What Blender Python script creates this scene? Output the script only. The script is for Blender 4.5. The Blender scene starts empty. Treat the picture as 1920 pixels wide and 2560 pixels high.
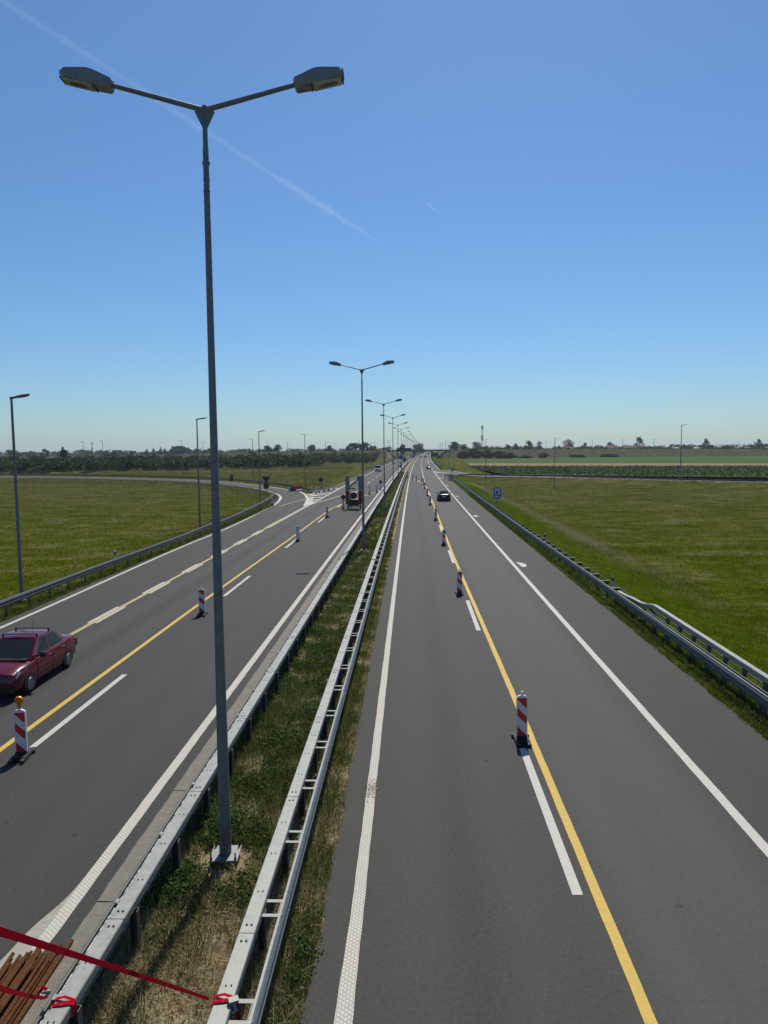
import bpy, bmesh, math, random
import numpy as np
from mathutils import Vector, Matrix

R = math.radians
random.seed(7)
rng = np.random.default_rng(11)
SC = bpy.context.scene
COL = SC.collection

# ------------------------------------------------------------------ camera, sky, sun, exposure
CAM_H = 7.56
cam_data = bpy.data.cameras.new('camera')
cam = bpy.data.objects.new('camera', cam_data)
COL.objects.link(cam)
cam_data.sensor_fit = 'HORIZONTAL'
cam_data.sensor_width = 36.0
cam_data.lens = 36.0 * 1800 / 1920
cam_data.clip_start = 0.1
cam_data.clip_end = 40000
PITCH = math.atan(157 / 1800.0)
ROLL = 0.0079
cam.matrix_world = (Matrix.Translation((0, 0, CAM_H)) @ Matrix.Rotation(math.pi / 2 - PITCH, 4, 'X')
                    @ Matrix.Rotation(-ROLL, 4, 'Z'))
SC.camera = cam

SUN_EL = R(54.2)
SUN_AZ = R(8.6)                      # to the right of straight ahead (+Y)
world = bpy.data.worlds.new('World')
SC.world = world
world.use_nodes = True
wn = world.node_tree
sky = wn.nodes.new('ShaderNodeTexSky')
sky.sky_type = 'NISHITA'
sky.sun_disc = False
sky.sun_elevation = SUN_EL
sky.sun_rotation = SUN_AZ
sky.altitude = 0
sky.air_density = 1.1
sky.dust_density = 0.4
sky.ozone_density = 10
wb = wn.nodes.new('ShaderNodeMix')               # white balance of the sky light
wb.data_type = 'RGBA'
wb.blend_type = 'MULTIPLY'
wb.inputs[0].default_value = 1.0
wb.inputs[7].default_value = (1.06, 1.24, 1.3, 1)
wn.links.new(sky.outputs[0], wb.inputs[6])
wn.links.new(wb.outputs[2], wn.nodes['Background'].inputs[0])
wn.nodes['Background'].inputs[1].default_value = 0.075

sun_data = bpy.data.lights.new('sun', 'SUN')
sun = bpy.data.objects.new('sun', sun_data)
COL.objects.link(sun)
sun_data.energy = 4.8
sun_data.angle = R(0.53)
sun_data.color = (1.0, 0.92, 0.79)
sd = Vector((math.sin(SUN_AZ) * math.cos(SUN_EL), math.cos(SUN_AZ) * math.cos(SUN_EL), math.sin(SUN_EL)))
sun.rotation_euler = sd.to_track_quat('Z', 'Y').to_euler()
sun.location = (30, -20, 60)

SC.view_settings.view_transform = 'Standard'
SC.view_settings.look = 'None'
SC.view_settings.exposure = 0.0
SC.view_settings.gamma = 1.0
SC.view_settings.use_curve_mapping = False
SC.cycles.max_bounces = 6
SC.cycles.transparent_max_bounces = 8
SC.cycles.use_denoising = True

# ------------------------------------------------------------------ road alignment
def C(y):
    """x of the right carriageway's inner edge line at distance y"""
    if y > 1400:
        return C(1400) + (y - 1400) * (.0365 + 4.4e-5 * 1400)
    return -0.9 + .0365 * y + 2.2e-5 * y * y

def RP(off, y, z=0.0):
    return (C(y) + off, y, z)

def yaw_at(y):
    return -math.atan(.0365 + 4.4e-5 * min(y, 1400))

ORD = ['nearest', 'second', 'third', 'fourth', 'fifth', 'sixth', 'seventh', 'eighth', 'ninth', 'tenth', 'eleventh',
       'twelfth', 'thirteenth', 'fourteenth', 'fifteenth', 'sixteenth', 'seventeenth', 'eighteenth', 'nineteenth',
       'twentieth', 'twenty-first', 'twenty-second', 'twenty-third', 'twenty-fourth', 'twenty-fifth']

# ------------------------------------------------------------------ material helpers
ALB = .76          # overall reflectance level that suits the strong sun
class NT:
    def __init__(s, name):
        s.m = bpy.data.materials.new(name)
        s.m.use_nodes = True
        s.t = s.m.node_tree
        s.b = s.t.nodes['Principled BSDF']
        s.out = s.t.nodes['Material Output']
    def n(s, typ, **kw):
        d = s.t.nodes.new(typ)
        for k, v in kw.items():
            setattr(d, k, v)
        return d
    def l(s, a, b):
        s.t.links.new(a, b)
    def math(s, op, a, b=None, c=None):
        d = s.n('ShaderNodeMath', operation=op)
        for i, v in enumerate((a, b, c)):
            if v is None:
                continue
            if isinstance(v, (int, float)):
                d.inputs[i].default_value = v
            else:
                s.l(v, d.inputs[i])
        return d.outputs[0]
    def pos(s):
        return s.n('ShaderNodeNewGeometry').outputs['Position']
    def noise(s, scale, detail=4, rough=.55, vec=None, stretch=None):
        d = s.n('ShaderNodeTexNoise')
        d.inputs['Scale'].default_value = scale
        d.inputs['Detail'].default_value = detail
        d.inputs['Roughness'].default_value = rough
        v = vec if vec is not None else s.pos()
        if stretch:
            mp = s.n('ShaderNodeMapping')
            mp.inputs['Scale'].default_value = stretch
            s.l(v, mp.inputs['Vector'])
            v = mp.outputs[0]
        s.l(v, d.inputs['Vector'])
        return d.outputs['Fac']
    def ramp(s, fac, stops):
        d = s.n('ShaderNodeValToRGB')
        e = d.color_ramp.elements
        while len(e) < len(stops):
            e.new(0.5)
        for i, (p, c) in enumerate(stops):
            e[i].position = p
            e[i].color = (c[0] * ALB, c[1] * ALB, c[2] * ALB, 1) if not isinstance(c, (int, float)) else (c, c, c, 1)
        s.l(fac, d.inputs[0])
        return d.outputs[0]
    def mix(s, fac, a, b, blend='MIX'):
        d = s.n('ShaderNodeMix', data_type='RGBA', blend_type=blend)
        for i, v in ((0, fac), (6, a), (7, b)):
            if isinstance(v, (int, float)):
                d.inputs[i].default_value = v
            elif isinstance(v, tuple):
                d.inputs[i].default_value = (v[0] * ALB, v[1] * ALB, v[2] * ALB, 1)
            else:
                s.l(v, d.inputs[i])
        return d.outputs[2]
    def bump(s, h, strength=.3, dist=.02):
        d = s.n('ShaderNodeBump')
        d.inputs['Strength'].default_value = strength
        d.inputs['Distance'].default_value = dist
        s.l(h, d.inputs['Height'])
        s.l(d.outputs[0], s.b.inputs['Normal'])
    def set(s, **kw):
        for k, v in kw.items():
            i = s.b.inputs[k.replace('_', ' ')]
            if isinstance(v, (int, float)):
                i.default_value = v
            elif isinstance(v, tuple):
                i.default_value = (v[0], v[1], v[2], 1) if len(v) == 3 else v
            else:
                s.l(v, i)
        return s

def plain(name, col, rough=.6, metal=0.0, var=.25, scale=6.0, **kw):
    """one colour with a little grime and unevenness"""
    t = NT(name)
    f = t.noise(scale, 5, .6, vec=t.n('ShaderNodeTexCoord').outputs['Object'])
    lo = tuple(c * (1 - var) for c in col)
    hi = tuple(min(1, c * (1 + var * .6)) for c in col)
    t.set(Base_Color=t.ramp(f, [(.3, lo), (.7, hi)]), Roughness=rough, Metallic=metal, **kw)
    return t.m

M = {}
def road_off(t):
    """across-road coordinate of the shading point, as a node output"""
    sp = t.n('ShaderNodeSeparateXYZ')
    t.l(t.pos(), sp.inputs[0])
    x, y = sp.outputs[0], sp.outputs[1]
    c = t.math('ADD', t.math('MULTIPLY', y, .0365), t.math('MULTIPLY', t.math('MULTIPLY', y, y), 2.2e-5))
    return t.math('SUBTRACT', t.math('ADD', x, .9), c), y

def asphalt(name, base, tracks, warm=(1.0, .985, .92)):
    """tracks: (centre offset, half width, lift) - polished bands where tyres run"""
    t = NT(name)
    off, y = road_off(t)
    big = t.noise(.13, 4, .6, stretch=(3.0, .12, 1))
    mid = t.noise(1.1, 4, .6, stretch=(1.5, .25, 1))
    fine = t.noise(34, 3, .7)
    f = t.math('ADD', t.math('MULTIPLY', big, .12), t.math('ADD', t.math('MULTIPLY', mid, .04), t.math('MULTIPLY', fine, .79)))
    acc = f
    gr = t.noise(11, 2, .6)
    acc = t.math('ADD', f, t.math('MULTIPLY', t.math('SUBTRACT', gr, .5), .35))
    wob = t.math('MULTIPLY', t.math('SUBTRACT', t.noise(.05, 2, .5), .5), .5)
    for c0, w, lift in tracks:
        d = t.math('DIVIDE', t.math('SUBTRACT', t.math('ADD', off, wob), c0), w)
        g = t.math('POWER', 2.718, t.math('MULTIPLY', t.math('MULTIPLY', d, d), -1.0))
        acc = t.math('ADD', acc, t.math('MULTIPLY', g, lift))
    lo = tuple(base * .55 * k for k in warm)
    hi = tuple(base * 1.5 * k for k in warm)
    col = t.ramp(acc, [(.25, lo), (.78, hi)])
    # pale stone chips
    v = t.n('ShaderNodeTexVoronoi')
    v.inputs['Scale'].default_value = 7.0
    t.l(t.pos(), v.inputs['Vector'])
    chip = t.math('LESS_THAN', v.outputs['Distance'], .04)
    col = t.mix(t.math('MULTIPLY', chip, .6), col, (.42, .4, .36))
    v2 = t.n('ShaderNodeTexVoronoi')                 # tar spots
    v2.inputs['Scale'].default_value = .55
    t.l(t.pos(), v2.inputs['Vector'])
    spot = t.math('LESS_THAN', t.math('ADD', v2.outputs['Distance'], t.math('MULTIPLY', t.noise(9, 3), .1)), .085)
    col = t.mix(t.math('MULTIPLY', spot, .55), col, (.02, .02, .02))
    t.set(Base_Color=col, Roughness=.84)
    t.b.inputs['Specular IOR Level'].default_value = .35
    t.bump(fine, .35, .012)
    return t.m

M['asphalt_right'] = asphalt('asphalt right carriageway', .059,
    [(1.0, .55, .05), (2.7, .55, .05), (1.85, .35, -.06), (4.75, .7, .2), (6.5, .7, .2), (5.65, .5, .1), (9.0, .9, -.05)])
M['asphalt_left'] = asphalt('asphalt left carriageway', .0475,
    [(-6.0, .5, .05), (-7.7, .5, .05), (-10.4, .5, .12), (-12.2, .5, .12), (-11.3, .35, -.1), (-15, 1.2, -.03)], (1.0, .98, .92))
M['asphalt_ramp'] = asphalt('asphalt ramp', .075, [], (1.0, .97, .9))

def paint(name, col, worn=.35, dots=0.0):
    t = NT(name)
    n1 = t.noise(9, 6, .7)
    n2 = t.noise(60, 3, .7)
    f = t.math('ADD', t.math('MULTIPLY', n1, .6), t.math('MULTIPLY', n2, .4))
    c = t.ramp(f, [(.25, tuple(k * (1 - worn) for k in col)), (.62, col)])
    if dots:
        off, y = road_off(t)
        k = 2 * math.pi / dots
        s1 = t.math('COSINE', t.math('MULTIPLY', off, k))
        s2 = t.math('COSINE', t.math('ADD', t.math('MULTIPLY', off, k / 2), t.math('MULTIPLY', y, k * .62)))
        s3 = t.math('COSINE', t.math('SUBTRACT', t.math('MULTIPLY', off, k / 2), t.math('MULTIPLY', y, k * .62)))
        h = t.math('ADD', s1, t.math('ADD', s2, s3))
        gap = t.ramp(t.math('ADD', t.math('MULTIPLY', h, .22), .33), [(.2, 1), (.5, 0)])
        c = t.mix(t.math('MULTIPLY', gap, .45), c, (.22, .2, .17))
        t.bump(h, .4, .006)
    t.set(Base_Color=c, Roughness=.7)
    return t.m
M['paint_white'] = paint('white road paint', (.62, .6, .54))
M['paint_dots'] = paint('profiled white road paint', (.74, .71, .62), .28, .05)
M['paint_yellow'] = paint('yellow road paint', (.68, .46, .06), .3)
M['paint_pale'] = paint('faded yellow road paint', (.5, .42, .17), .35)
M['paint_dirty'] = paint('dusty white road paint', (.42, .395, .31), .45)

def galv(name, a, b, metal, rough):
    t = NT(name)
    co = t.n('ShaderNodeTexCoord').outputs['Object']
    f = t.noise(7, 6, .65, vec=co)
    v = t.n('ShaderNodeTexVoronoi')
    v.inputs['Scale'].default_value = 30
    t.l(co, v.inputs['Vector'])
    g = t.math('ADD', t.math('MULTIPLY', f, .85), t.math('MULTIPLY', v.outputs['Distance'], .2))
    t.set(Base_Color=t.ramp(g, [(.3, a), (.75, b)]), Metallic=metal, Roughness=t.ramp(f, [(.3, rough - .08), (.7, rough + .1)]))
    return t.m
M['galv'] = galv('galvanised steel', (.25, .265, .25), (.36, .375, .35), .3, .5)
M['galv_dark'] = galv('weathered zinc', (.085, .1, .1), (.16, .178, .178), .3, .6)
M['galv_pole'] = galv('zinc lamp pole', (.14, .155, .17), (.26, .28, .3), .3, .5)
t = NT('zinc ledge with painted sun flecks')
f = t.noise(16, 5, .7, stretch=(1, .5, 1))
t.set(Base_Color=t.ramp(f, [(.44, (.04, .042, .045)), (.52, (.6, .62, .6))]), Roughness=.5)  # bright and dark flecks in the colour imitate patches of sun on the ledge
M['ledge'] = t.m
M['galv_spacer'] = galv('spacer steel', (.24, .25, .235), (.33, .34, .32), .3, .55)
M['galv_mid'] = galv('dull galvanised steel', (.2, .225, .235), (.3, .325, .335), .35, .5)
M['post_dark'] = galv('dark rail post', (.07, .075, .08), (.14, .15, .155), .3, .6)
M['bolt'] = plain('bolt steel', (.03, .032, .035), .5, .5)
M['lamp_shell'] = plain('grey lamp housing', (.27, .272, .275), .55, 0, .2, 9)
M['lamp_glass'] = plain('lamp cover glass', (.5, .51, .48), .12, 0, .15, 5)
M['reflector'] = plain('lamp reflector', (.16, .16, .155), .25, .8, .15)
M['rubber'] = plain('black rubber', (.018, .018, .019), .7, 0, .35, 14)
M['white_plastic'] = plain('white plastic', (.9, .9, .87), .45, 0, .12, 12)
M['grey_back'] = plain('grey panel back', (.55, .56, .57), .55, 0, .18, 8)
M['red_dark'] = plain('dark red panel back', (.3, .003, .01), .5, 0, .2, 8)
M['panel_grey'] = plain('grey solar panel back', (.24, .255, .28), .5, 0, .2, 8)
M['red_film'] = plain('red reflective film', (.8, .018, .024), .4, 0, .15, 20)
M['red_plastic'] = plain('red plastic', (.6, .015, .015), .45, 0, .25, 4)
M['sign_dark'] = plain('dark sign back', (.035, .05, .06), .5, .2, .2, 3)
M['sign_blue'] = plain('blue sign film', (.012, .08, .55), .35, 0, .1, 5)
M['sign_green'] = plain('green sign film', (.0, .13, .085), .4, 0, .15, 3)
M['sign_white'] = plain('white sign film', (1.0, 1.0, 1.0), .4, 0, .06, 8)
M['black'] = plain('black paint', (.012, .012, .013), .45, 0, .3, 8)
M['glass_dark'] = plain('dark car glass', (.026, .036, .042), .02, 0, .3, 1.5)
M['glass_dark'].node_tree.nodes['Principled BSDF'].inputs['Specular IOR Level'].default_value = .1
M['tyre'] = plain('tyre rubber', (.016, .016, .017), .8, 0, .3, 20)
M['rim'] = plain('wheel rim', (.32, .33, .34), .4, .5, .2, 10)
M['chrome'] = plain('chrome', (.6, .6, .6), .2, .9, .1, 10)
M['lamp_clear'] = plain('headlamp glass', (.4, .42, .43), .1, .3, .2, 14)
M['lamp_red'] = plain('tail lamp', (.2, .006, .008), .2, 0, .2, 14)
M['strap'] = plain('red webbing', (.5, .002, .016), .9, 0, .25, 40)
M['strap'].node_tree.nodes['Principled BSDF'].inputs['Specular IOR Level'].default_value = .05
t = NT('amber lens')
t.set(Base_Color=t.ramp(t.noise(60, 2), [(.3, (.7, .2, .005)), (.7, (.95, .36, .01))]), Roughness=.2)
t.b.inputs['Transmission Weight'].default_value = .25
M['amber'] = t.m
def carpaint(name, col):
    t = NT(name)
    f = t.noise(900, 2, .5, vec=t.n('ShaderNodeTexCoord').outputs['Object'])
    t.set(Base_Color=t.ramp(f, [(.35, tuple(c * .8 for c in col)), (.65, col)]), Roughness=.22, Metallic=.0)
    t.b.inputs['Specular IOR Level'].default_value = .3 if max(col) > .05 else .1
    t.b.inputs['Coat Weight'].default_value = 0.0 if max(col) < .05 else (.4 if max(col) < .5 else .3)
    t.b.inputs['Coat Roughness'].default_value = .06
    return t.m
M['car_red'] = carpaint('dark red car paint', (.15, .001, .012))
M['car_black'] = carpaint('black car paint', (.012, .014, .018))
M['car_teal'] = carpaint('teal car paint', (.09, .17, .19))
M['car_white'] = carpaint('white car paint', (.75, .76, .76))
M['car_silver'] = carpaint('silver car paint', (.4, .42, .43))

t = NT('rusty steel')
f = t.noise(14, 6, .7)
g = t.noise(3, 4, .6)
t.set(Base_Color=t.mix(g, t.ramp(f, [(.3, (.05, .018, .006)), (.55, (.15, .06, .021)), (.75, (.25, .115, .05))]), (.13, .058, .025)), Roughness=.9)
t.b.inputs['Specular IOR Level'].default_value = .1
t.bump(f, .4, .006)
M['rust'] = t.m

t = NT('old concrete')
f = t.noise(3.5, 7, .7)
g = t.noise(40, 4, .7)
t.set(Base_Color=t.mix(t.ramp(g, [(.35, 0), (.7, .8)]), t.ramp(f, [(.25, (.11, .1, .075)), (.75, (.24, .215, .165))]), (.3, .28, .24)), Roughness=.9)
t.bump(g, .5, .015)
M['concrete'] = t.m
t = NT('bridge concrete')
f = t.noise(.6, 6, .7)
t.set(Base_Color=t.ramp(f, [(.3, (.1, .105, .1)), (.7, (.2, .2, .19))]), Roughness=.9)
M['bridge'] = t.m
t = NT('brown slope paving')
f = t.noise(.8, 6, .7)
t.set(Base_Color=t.ramp(f, [(.3, (.13, .09, .055)), (.7, (.25, .175, .11))]), Roughness=.9)
M['slope'] = t.m

def meadow_colour(t):
    off, y = road_off(t)
    sp = t.n('ShaderNodeSeparateXYZ')
    t.l(t.pos(), sp.inputs[0])
    x = sp.outputs[0]
    big = t.noise(.03, 5, .6, stretch=(1, 1.7, 1))
    mid = t.noise(.2, 5, .65, stretch=(1, 1.6, 1))
    sm = t.noise(1.5, 5, .7, stretch=(1, 1.3, 1))
    tiny = t.noise(14, 4, .75)
    f = t.math('ADD', t.math('MULTIPLY', big, .42), t.math('ADD', t.math('MULTIPLY', mid, .34), t.math('MULTIPLY', sm, .24)))
    green = t.ramp(f, [(.36, (.058, .084, .002)), (.5, (.095, .112, .005)), (.62, (.135, .132, .018))])
    # duller, drier growth farther out
    far = t.ramp(t.math('ADD', t.math('DIVIDE', y, 260.0), t.math('MULTIPLY', t.math('SUBTRACT', mid, .5), .6)), [(.16, 0), (.62, 1)])
    green = t.mix(t.math('MULTIPLY', far, .7), green, t.ramp(f, [(.36, (.085, .092, .022)), (.6, (.155, .145, .058))]))
    m2 = t.noise(.55, 6, .7, stretch=(.7, 1.6, 1))
    patch = t.math('ADD', t.math('MULTIPLY', mid, .35), t.math('ADD', t.math('MULTIPLY', m2, .4), t.math('MULTIPLY', sm, .25)))
    col = t.mix(t.math('MULTIPLY', t.ramp(patch, [(.34, .75), (.5, 0)]), 1.0), green, (.03, .045, .004))
    col = t.mix(t.math('MULTIPLY', t.ramp(patch, [(.5, 0), (.64, .85)]), 1.0), col, (.23, .22, .11))
    wobx = t.math('MULTIPLY', t.math('SUBTRACT', t.noise(.12, 3), .5), 2.2)
    offw = t.math('ADD', off, wobx)
    fresh = t.math('MULTIPLY', t.math('GREATER_THAN', offw, 0.0), t.ramp(t.math('DIVIDE', offw, 40.0), [(.36, 1), (.44, 0)]))
    col = t.mix(t.math('MULTIPLY', fresh, .8), col, t.ramp(sm, [(.3, (.056, .096, .002)), (.7, (.108, .15, .004))]))
    lin = t.math('SUBTRACT', t.math('ADD', x, wobx), t.math('ADD', 17.2, t.math('MULTIPLY', y, .024)))
    g = t.math('POWER', 2.718, t.math('MULTIPLY', t.math('MULTIPLY', lin, lin), -1.0))
    inr = t.ramp(t.math('DIVIDE', y, 200.0), [(.2, 0), (.34, 1), (.8, 1), (.9, 0)])
    col = t.mix(t.math('MULTIPLY', t.math('MULTIPLY', g, inr), t.ramp(sm, [(.3, .2), (.6, .9)])), col, (.23, .2, .12))
    return col, off, sm, tiny

def ground_mat():
    t = NT('meadow')
    col, off, sm, tiny = meadow_colour(t)
    col = t.mix(t.ramp(tiny, [(.3, .4), (.62, 0)]), col, (.02, .03, .004))
    # straw on the median strip
    med = t.math('MULTIPLY', t.math('GREATER_THAN', off, -4.3), t.math('LESS_THAN', off, -.4))
    mcol = t.ramp(t.math('ADD', t.math('MULTIPLY', sm, .6), t.math('MULTIPLY', tiny, .4)),
                  [(.3, (.08, .066, .038)), (.46, (.27, .22, .13)), (.64, (.5, .42, .27))])
    col = t.mix(med, col, mcol)
    t.set(Base_Color=col, Roughness=.95)
    t.b.inputs['Specular IOR Level'].default_value = .0
    t.bump(t.math('ADD', sm, t.math('MULTIPLY', tiny, .5)), .9, .12)
    return t.m
M['ground'] = ground_mat()
def soil(name, a, b, sc=.5, stretch=None):
    t = NT(name)
    f = t.noise(sc, 6, .7, stretch=stretch)
    t.set(Base_Color=t.ramp(f, [(.3, a), (.7, b)]), Roughness=.95)
    t.b.inputs['Specular IOR Level'].default_value = .1
    return t.m
M['plough'] = soil('bare brown soil', (.2, .14, .075), (.3, .22, .125), .25, (.2, 2, 1))
M['field_green'] = soil('young crop', (.034, .082, .006), (.062, .125, .01), .2, (.15, 1.2, 1))
M['corn_soil'] = soil('corn field soil', (.035, .06, .012), (.08, .1, .025), .4)
M['bank'] = soil('dry bank grass', (.05, .064, .02), (.17, .155, .075), .3, (.6, 1, 1))

def foliage(name, cols, trans=.25, rough=.6):
    t = NT(name)
    rnd = t.n('ShaderNodeNewGeometry').outputs['Random Per Island']
    k = len(cols)
    c = t.ramp(rnd, [(i / max(1, k - 1), cc) for i, cc in enumerate(cols)])
    t.set(Base_Color=c, Roughness=rough)
    t.b.inputs['Specular IOR Level'].default_value = .08
    tr = t.n('ShaderNodeBsdfTranslucent')
    t.l(c, tr.inputs[0])
    mx = t.n('ShaderNodeMixShader')
    mx.inputs[0].default_value = trans
    t.l(t.b.outputs[0], mx.inputs[1])
    t.l(tr.outputs[0], mx.inputs[2])
    t.l(mx.outputs[0], t.out.inputs[0])
    return t.m
M['leaf_dark'] = foliage('dark leaves', [(0.024, 0.049, 0.011), (0.054, 0.092, 0.022), (0.101, 0.135, 0.038)])
M['leaf_mid'] = foliage('mid green leaves', [(0.042, 0.070, 0.017), (0.078, 0.114, 0.029), (0.120, 0.150, 0.048)])
M['leaf_grey'] = foliage('grey green leaves', [(0.062, 0.081, 0.044), (0.106, 0.125, 0.069), (0.150, 0.163, 0.094)])
def blade_mat(name, lift):
    t = NT(name)
    col, off, sm, tiny = meadow_colour(t)
    rnd = t.n('ShaderNodeNewGeometry').outputs['Random Per Island']
    c = t.mix(1.0, col, t.ramp(rnd, [(0, .75 * lift), (.7, 1.15 * lift), (1, 1.7 * lift)]), 'MULTIPLY')
    c = t.mix(t.ramp(rnd, [(.93, 0), (.95, .6)]), c, (.26, .24, .14))
    t.set(Base_Color=c, Roughness=.8)
    t.b.inputs['Specular IOR Level'].default_value = .02
    tr = t.n('ShaderNodeBsdfTranslucent')
    t.l(c, tr.inputs[0])
    mx = t.n('ShaderNodeMixShader')
    mx.inputs[0].default_value = .4
    t.l(t.b.outputs[0], mx.inputs[1]); t.l(tr.outputs[0], mx.inputs[2]); t.l(mx.outputs[0], t.out.inputs[0])
    return t.m
M['meadow_blade'] = blade_mat('meadow blades', 1.72)
M['grass_green'] = foliage('green blades', [(0.049, 0.084, 0.011), (0.084, 0.133, 0.017), (0.126, 0.175, 0.028), (0.224, 0.210, 0.070)], .4)
M['grass_olive'] = foliage('olive blades', [(0.095, 0.115, 0.027), (0.135, 0.149, 0.041), (0.203, 0.189, 0.068), (0.405, 0.351, 0.189)], .4)
M['grass_dry'] = foliage('dry straw', [(0.348, 0.275, 0.145), (0.522, 0.420, 0.232), (0.696, 0.580, 0.348), (0.217, 0.174, 0.094)], .3)
M['weed'] = foliage('weed leaves', [(0.033, 0.075, 0.015), (0.060, 0.128, 0.027), (0.098, 0.173, 0.042), (0.150, 0.210, 0.068)], .35)
M['corn'] = foliage('corn leaves', [(.025, .075, .014), (.05, .115, .022), (.1, .17, .04), (.2, .26, .1)], .3)
M['bark'] = plain('bark', (.06, .05, .04), .9, 0, .4, 5)

# ------------------------------------------------------------------ mesh helpers
class MB:
    """collects shapes; build() links them as one mesh object"""
    def __init__(s):
        s.v, s.f = [], []
    def add(s, vs, fs):
        o = len(s.v)
        s.v += [tuple(p) for p in vs]
        s.f += [tuple(i + o for i in f) for f in fs]
        return s
    def box(s, c, d, rz=0, rx=0, ry=0):
        m = Matrix.Rotation(rz, 3, 'Z') @ Matrix.Rotation(ry, 3, 'Y') @ Matrix.Rotation(rx, 3, 'X')
        vs = []
        for sx in (-1, 1):
            for sy in (-1, 1):
                for sz in (-1, 1):
                    vs.append(Vector(c) + m @ Vector((sx * d[0] / 2, sy * d[1] / 2, sz * d[2] / 2)))
        return s.add(vs, [(0, 1, 3, 2), (4, 6, 7, 5), (0, 4, 5, 1), (2, 3, 7, 6), (0, 2, 6, 4), (1, 5, 7, 3)])
    def tube(s, pts, rads, n=8, cap=True, sq=False):
        pts = [Vector(p) for p in pts]
        if isinstance(rads, (int, float)):
            rads = [rads] * len(pts)
        vs, fs = [], []
        for i, p in enumerate(pts):
            d = (pts[min(i + 1, len(pts) - 1)] - pts[max(i - 1, 0)]).normalized()
            up = Vector((0, 0, 1)) if abs(d.z) < .95 else Vector((0, 1, 0))
            a = d.cross(up).normalized()
            b = a.cross(d).normalized()
            for k in range(n):
                an = 2 * math.pi * (k + .5) / n
                vs.append(p + (a * math.cos(an) + b * math.sin(an)) * rads[i])
        for i in range(len(pts) - 1):
            for k in range(n):
                k2 = (k + 1) % n
                fs.append((i * n + k, i * n + k2, (i + 1) * n + k2, (i + 1) * n + k))
        if cap:
            fs.append(tuple(range(n))[::-1])
            fs.append(tuple(range((len(pts) - 1) * n, len(pts) * n)))
        return s.add(vs, fs)
    def lathe(s, prof, n=16, c=(0, 0, 0), axis='Z'):
        vs, fs = [], []
        for r, h in prof:
            for k in range(n):
                a = 2 * math.pi * k / n
                q = (r * math.cos(a), r * math.sin(a), h)
                if axis == 'Y':
                    q = (q[0], q[2], q[1])
                elif axis == 'X':
                    q = (q[2], q[0], q[1])
                vs.append((c[0] + q[0], c[1] + q[1], c[2] + q[2]))
        for i in range(len(prof) - 1):
            for k in range(n):
                k2 = (k + 1) % n
                fs.append((i * n + k, i * n + k2, (i + 1) * n + k2, (i + 1) * n + k))
        fs.append(tuple(range(n))[::-1])
        fs.append(tuple(range((len(prof) - 1) * n, len(prof) * n)))
        return s.add(vs, fs)
    def prism(s, poly, y0, y1, org=(0, 0, 0)):
        """polygon in x,z swept from y0 to y1"""
        n = len(poly)
        vs = [(org[0] + x, org[1] + y0, org[2] + z) for x, z in poly] + [(org[0] + x, org[1] + y1, org[2] + z) for x, z in poly]
        fs = [tuple(range(n)), tuple(range(n, 2 * n))[::-1]]
        fs += [(i, i + n, (i + 1) % n + n, (i + 1) % n) for i in range(n)]
        return s.add(vs, fs)
    def sweep(s, prof, path, cap=True):
        """closed profile (sideways, up) along a path"""
        n = len(prof)
        P = [Vector(p) for p in path]
        vs, fs = [], []
        for i, p in enumerate(P):
            d = P[min(i + 1, len(P) - 1)] - P[max(i - 1, 0)]
            d.z = 0
            d.normalize()
            sd_ = Vector((d.y, -d.x, 0))
            for a, b in prof:
                vs.append(p + sd_ * a + Vector((0, 0, b)))
        for i in range(len(P) - 1):
            for k in range(n):
                k2 = (k + 1) % n
                fs.append((i * n + k, (i + 1) * n + k, (i + 1) * n + k2, i * n + k2))
        if cap:
            fs.append(tuple(range(n)))
            fs.append(tuple(range((len(P) - 1) * n, len(P) * n))[::-1])
        return s.add(vs, fs)
    def strip(s, left, right):
        n = len(left)
        return s.add(list(left) + list(right), [(i, n + i, n + i + 1, i + 1) for i in range(n - 1)])
    def build(s, name, m, parent=None, smooth=None, kind=None, second=None):
        me = bpy.data.meshes.new(name)
        me.from_pydata(s.v, [], s.f)
        if m is not None:
            me.materials.append(m)
        bm = bmesh.new()
        bm.from_mesh(me)
        bmesh.ops.recalc_face_normals(bm, faces=bm.faces)
        bm.to_mesh(me)
        bm.free()
        if second:                       # (first face, material): small fittings on the same piece
            for ff, mm in second:
                me.materials.append(mm)
                k_ = len(me.materials) - 1
                for pl in list(me.polygons)[ff:]:
                    pl.material_index = k_
        if smooth:
            me.polygons.foreach_set('use_smooth', [True] * len(me.polygons))
            me.set_sharp_from_angle(angle=R(smooth))
        o = bpy.data.objects.new(name, me)
        COL.objects.link(o)
        if parent is not None:
            o.parent = parent
        if kind:
            o['kind'] = kind
        return o

def np_mesh(name, verts, nper, m, parent=None):
    """verts (N*nper,3): every nper vertices are one face"""
    nv = len(verts)
    nf = nv // nper
    me = bpy.data.meshes.new(name)
    me.vertices.add(nv)
    me.vertices.foreach_set('co', np.asarray(verts, dtype=np.float32).ravel())
    me.loops.add(nv)
    me.loops.foreach_set('vertex_index', np.arange(nv, dtype=np.int32))
    me.polygons.add(nf)
    me.polygons.foreach_set('loop_start', np.arange(0, nv, nper, dtype=np.int32))
    me.polygons.foreach_set('loop_total', np.full(nf, nper, dtype=np.int32))
    me.materials.append(m)
    me.update()
    me.validate()
    o = bpy.data.objects.new(name, me)
    COL.objects.link(o)
    if parent is not None:
        o.parent = parent
    return o

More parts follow.
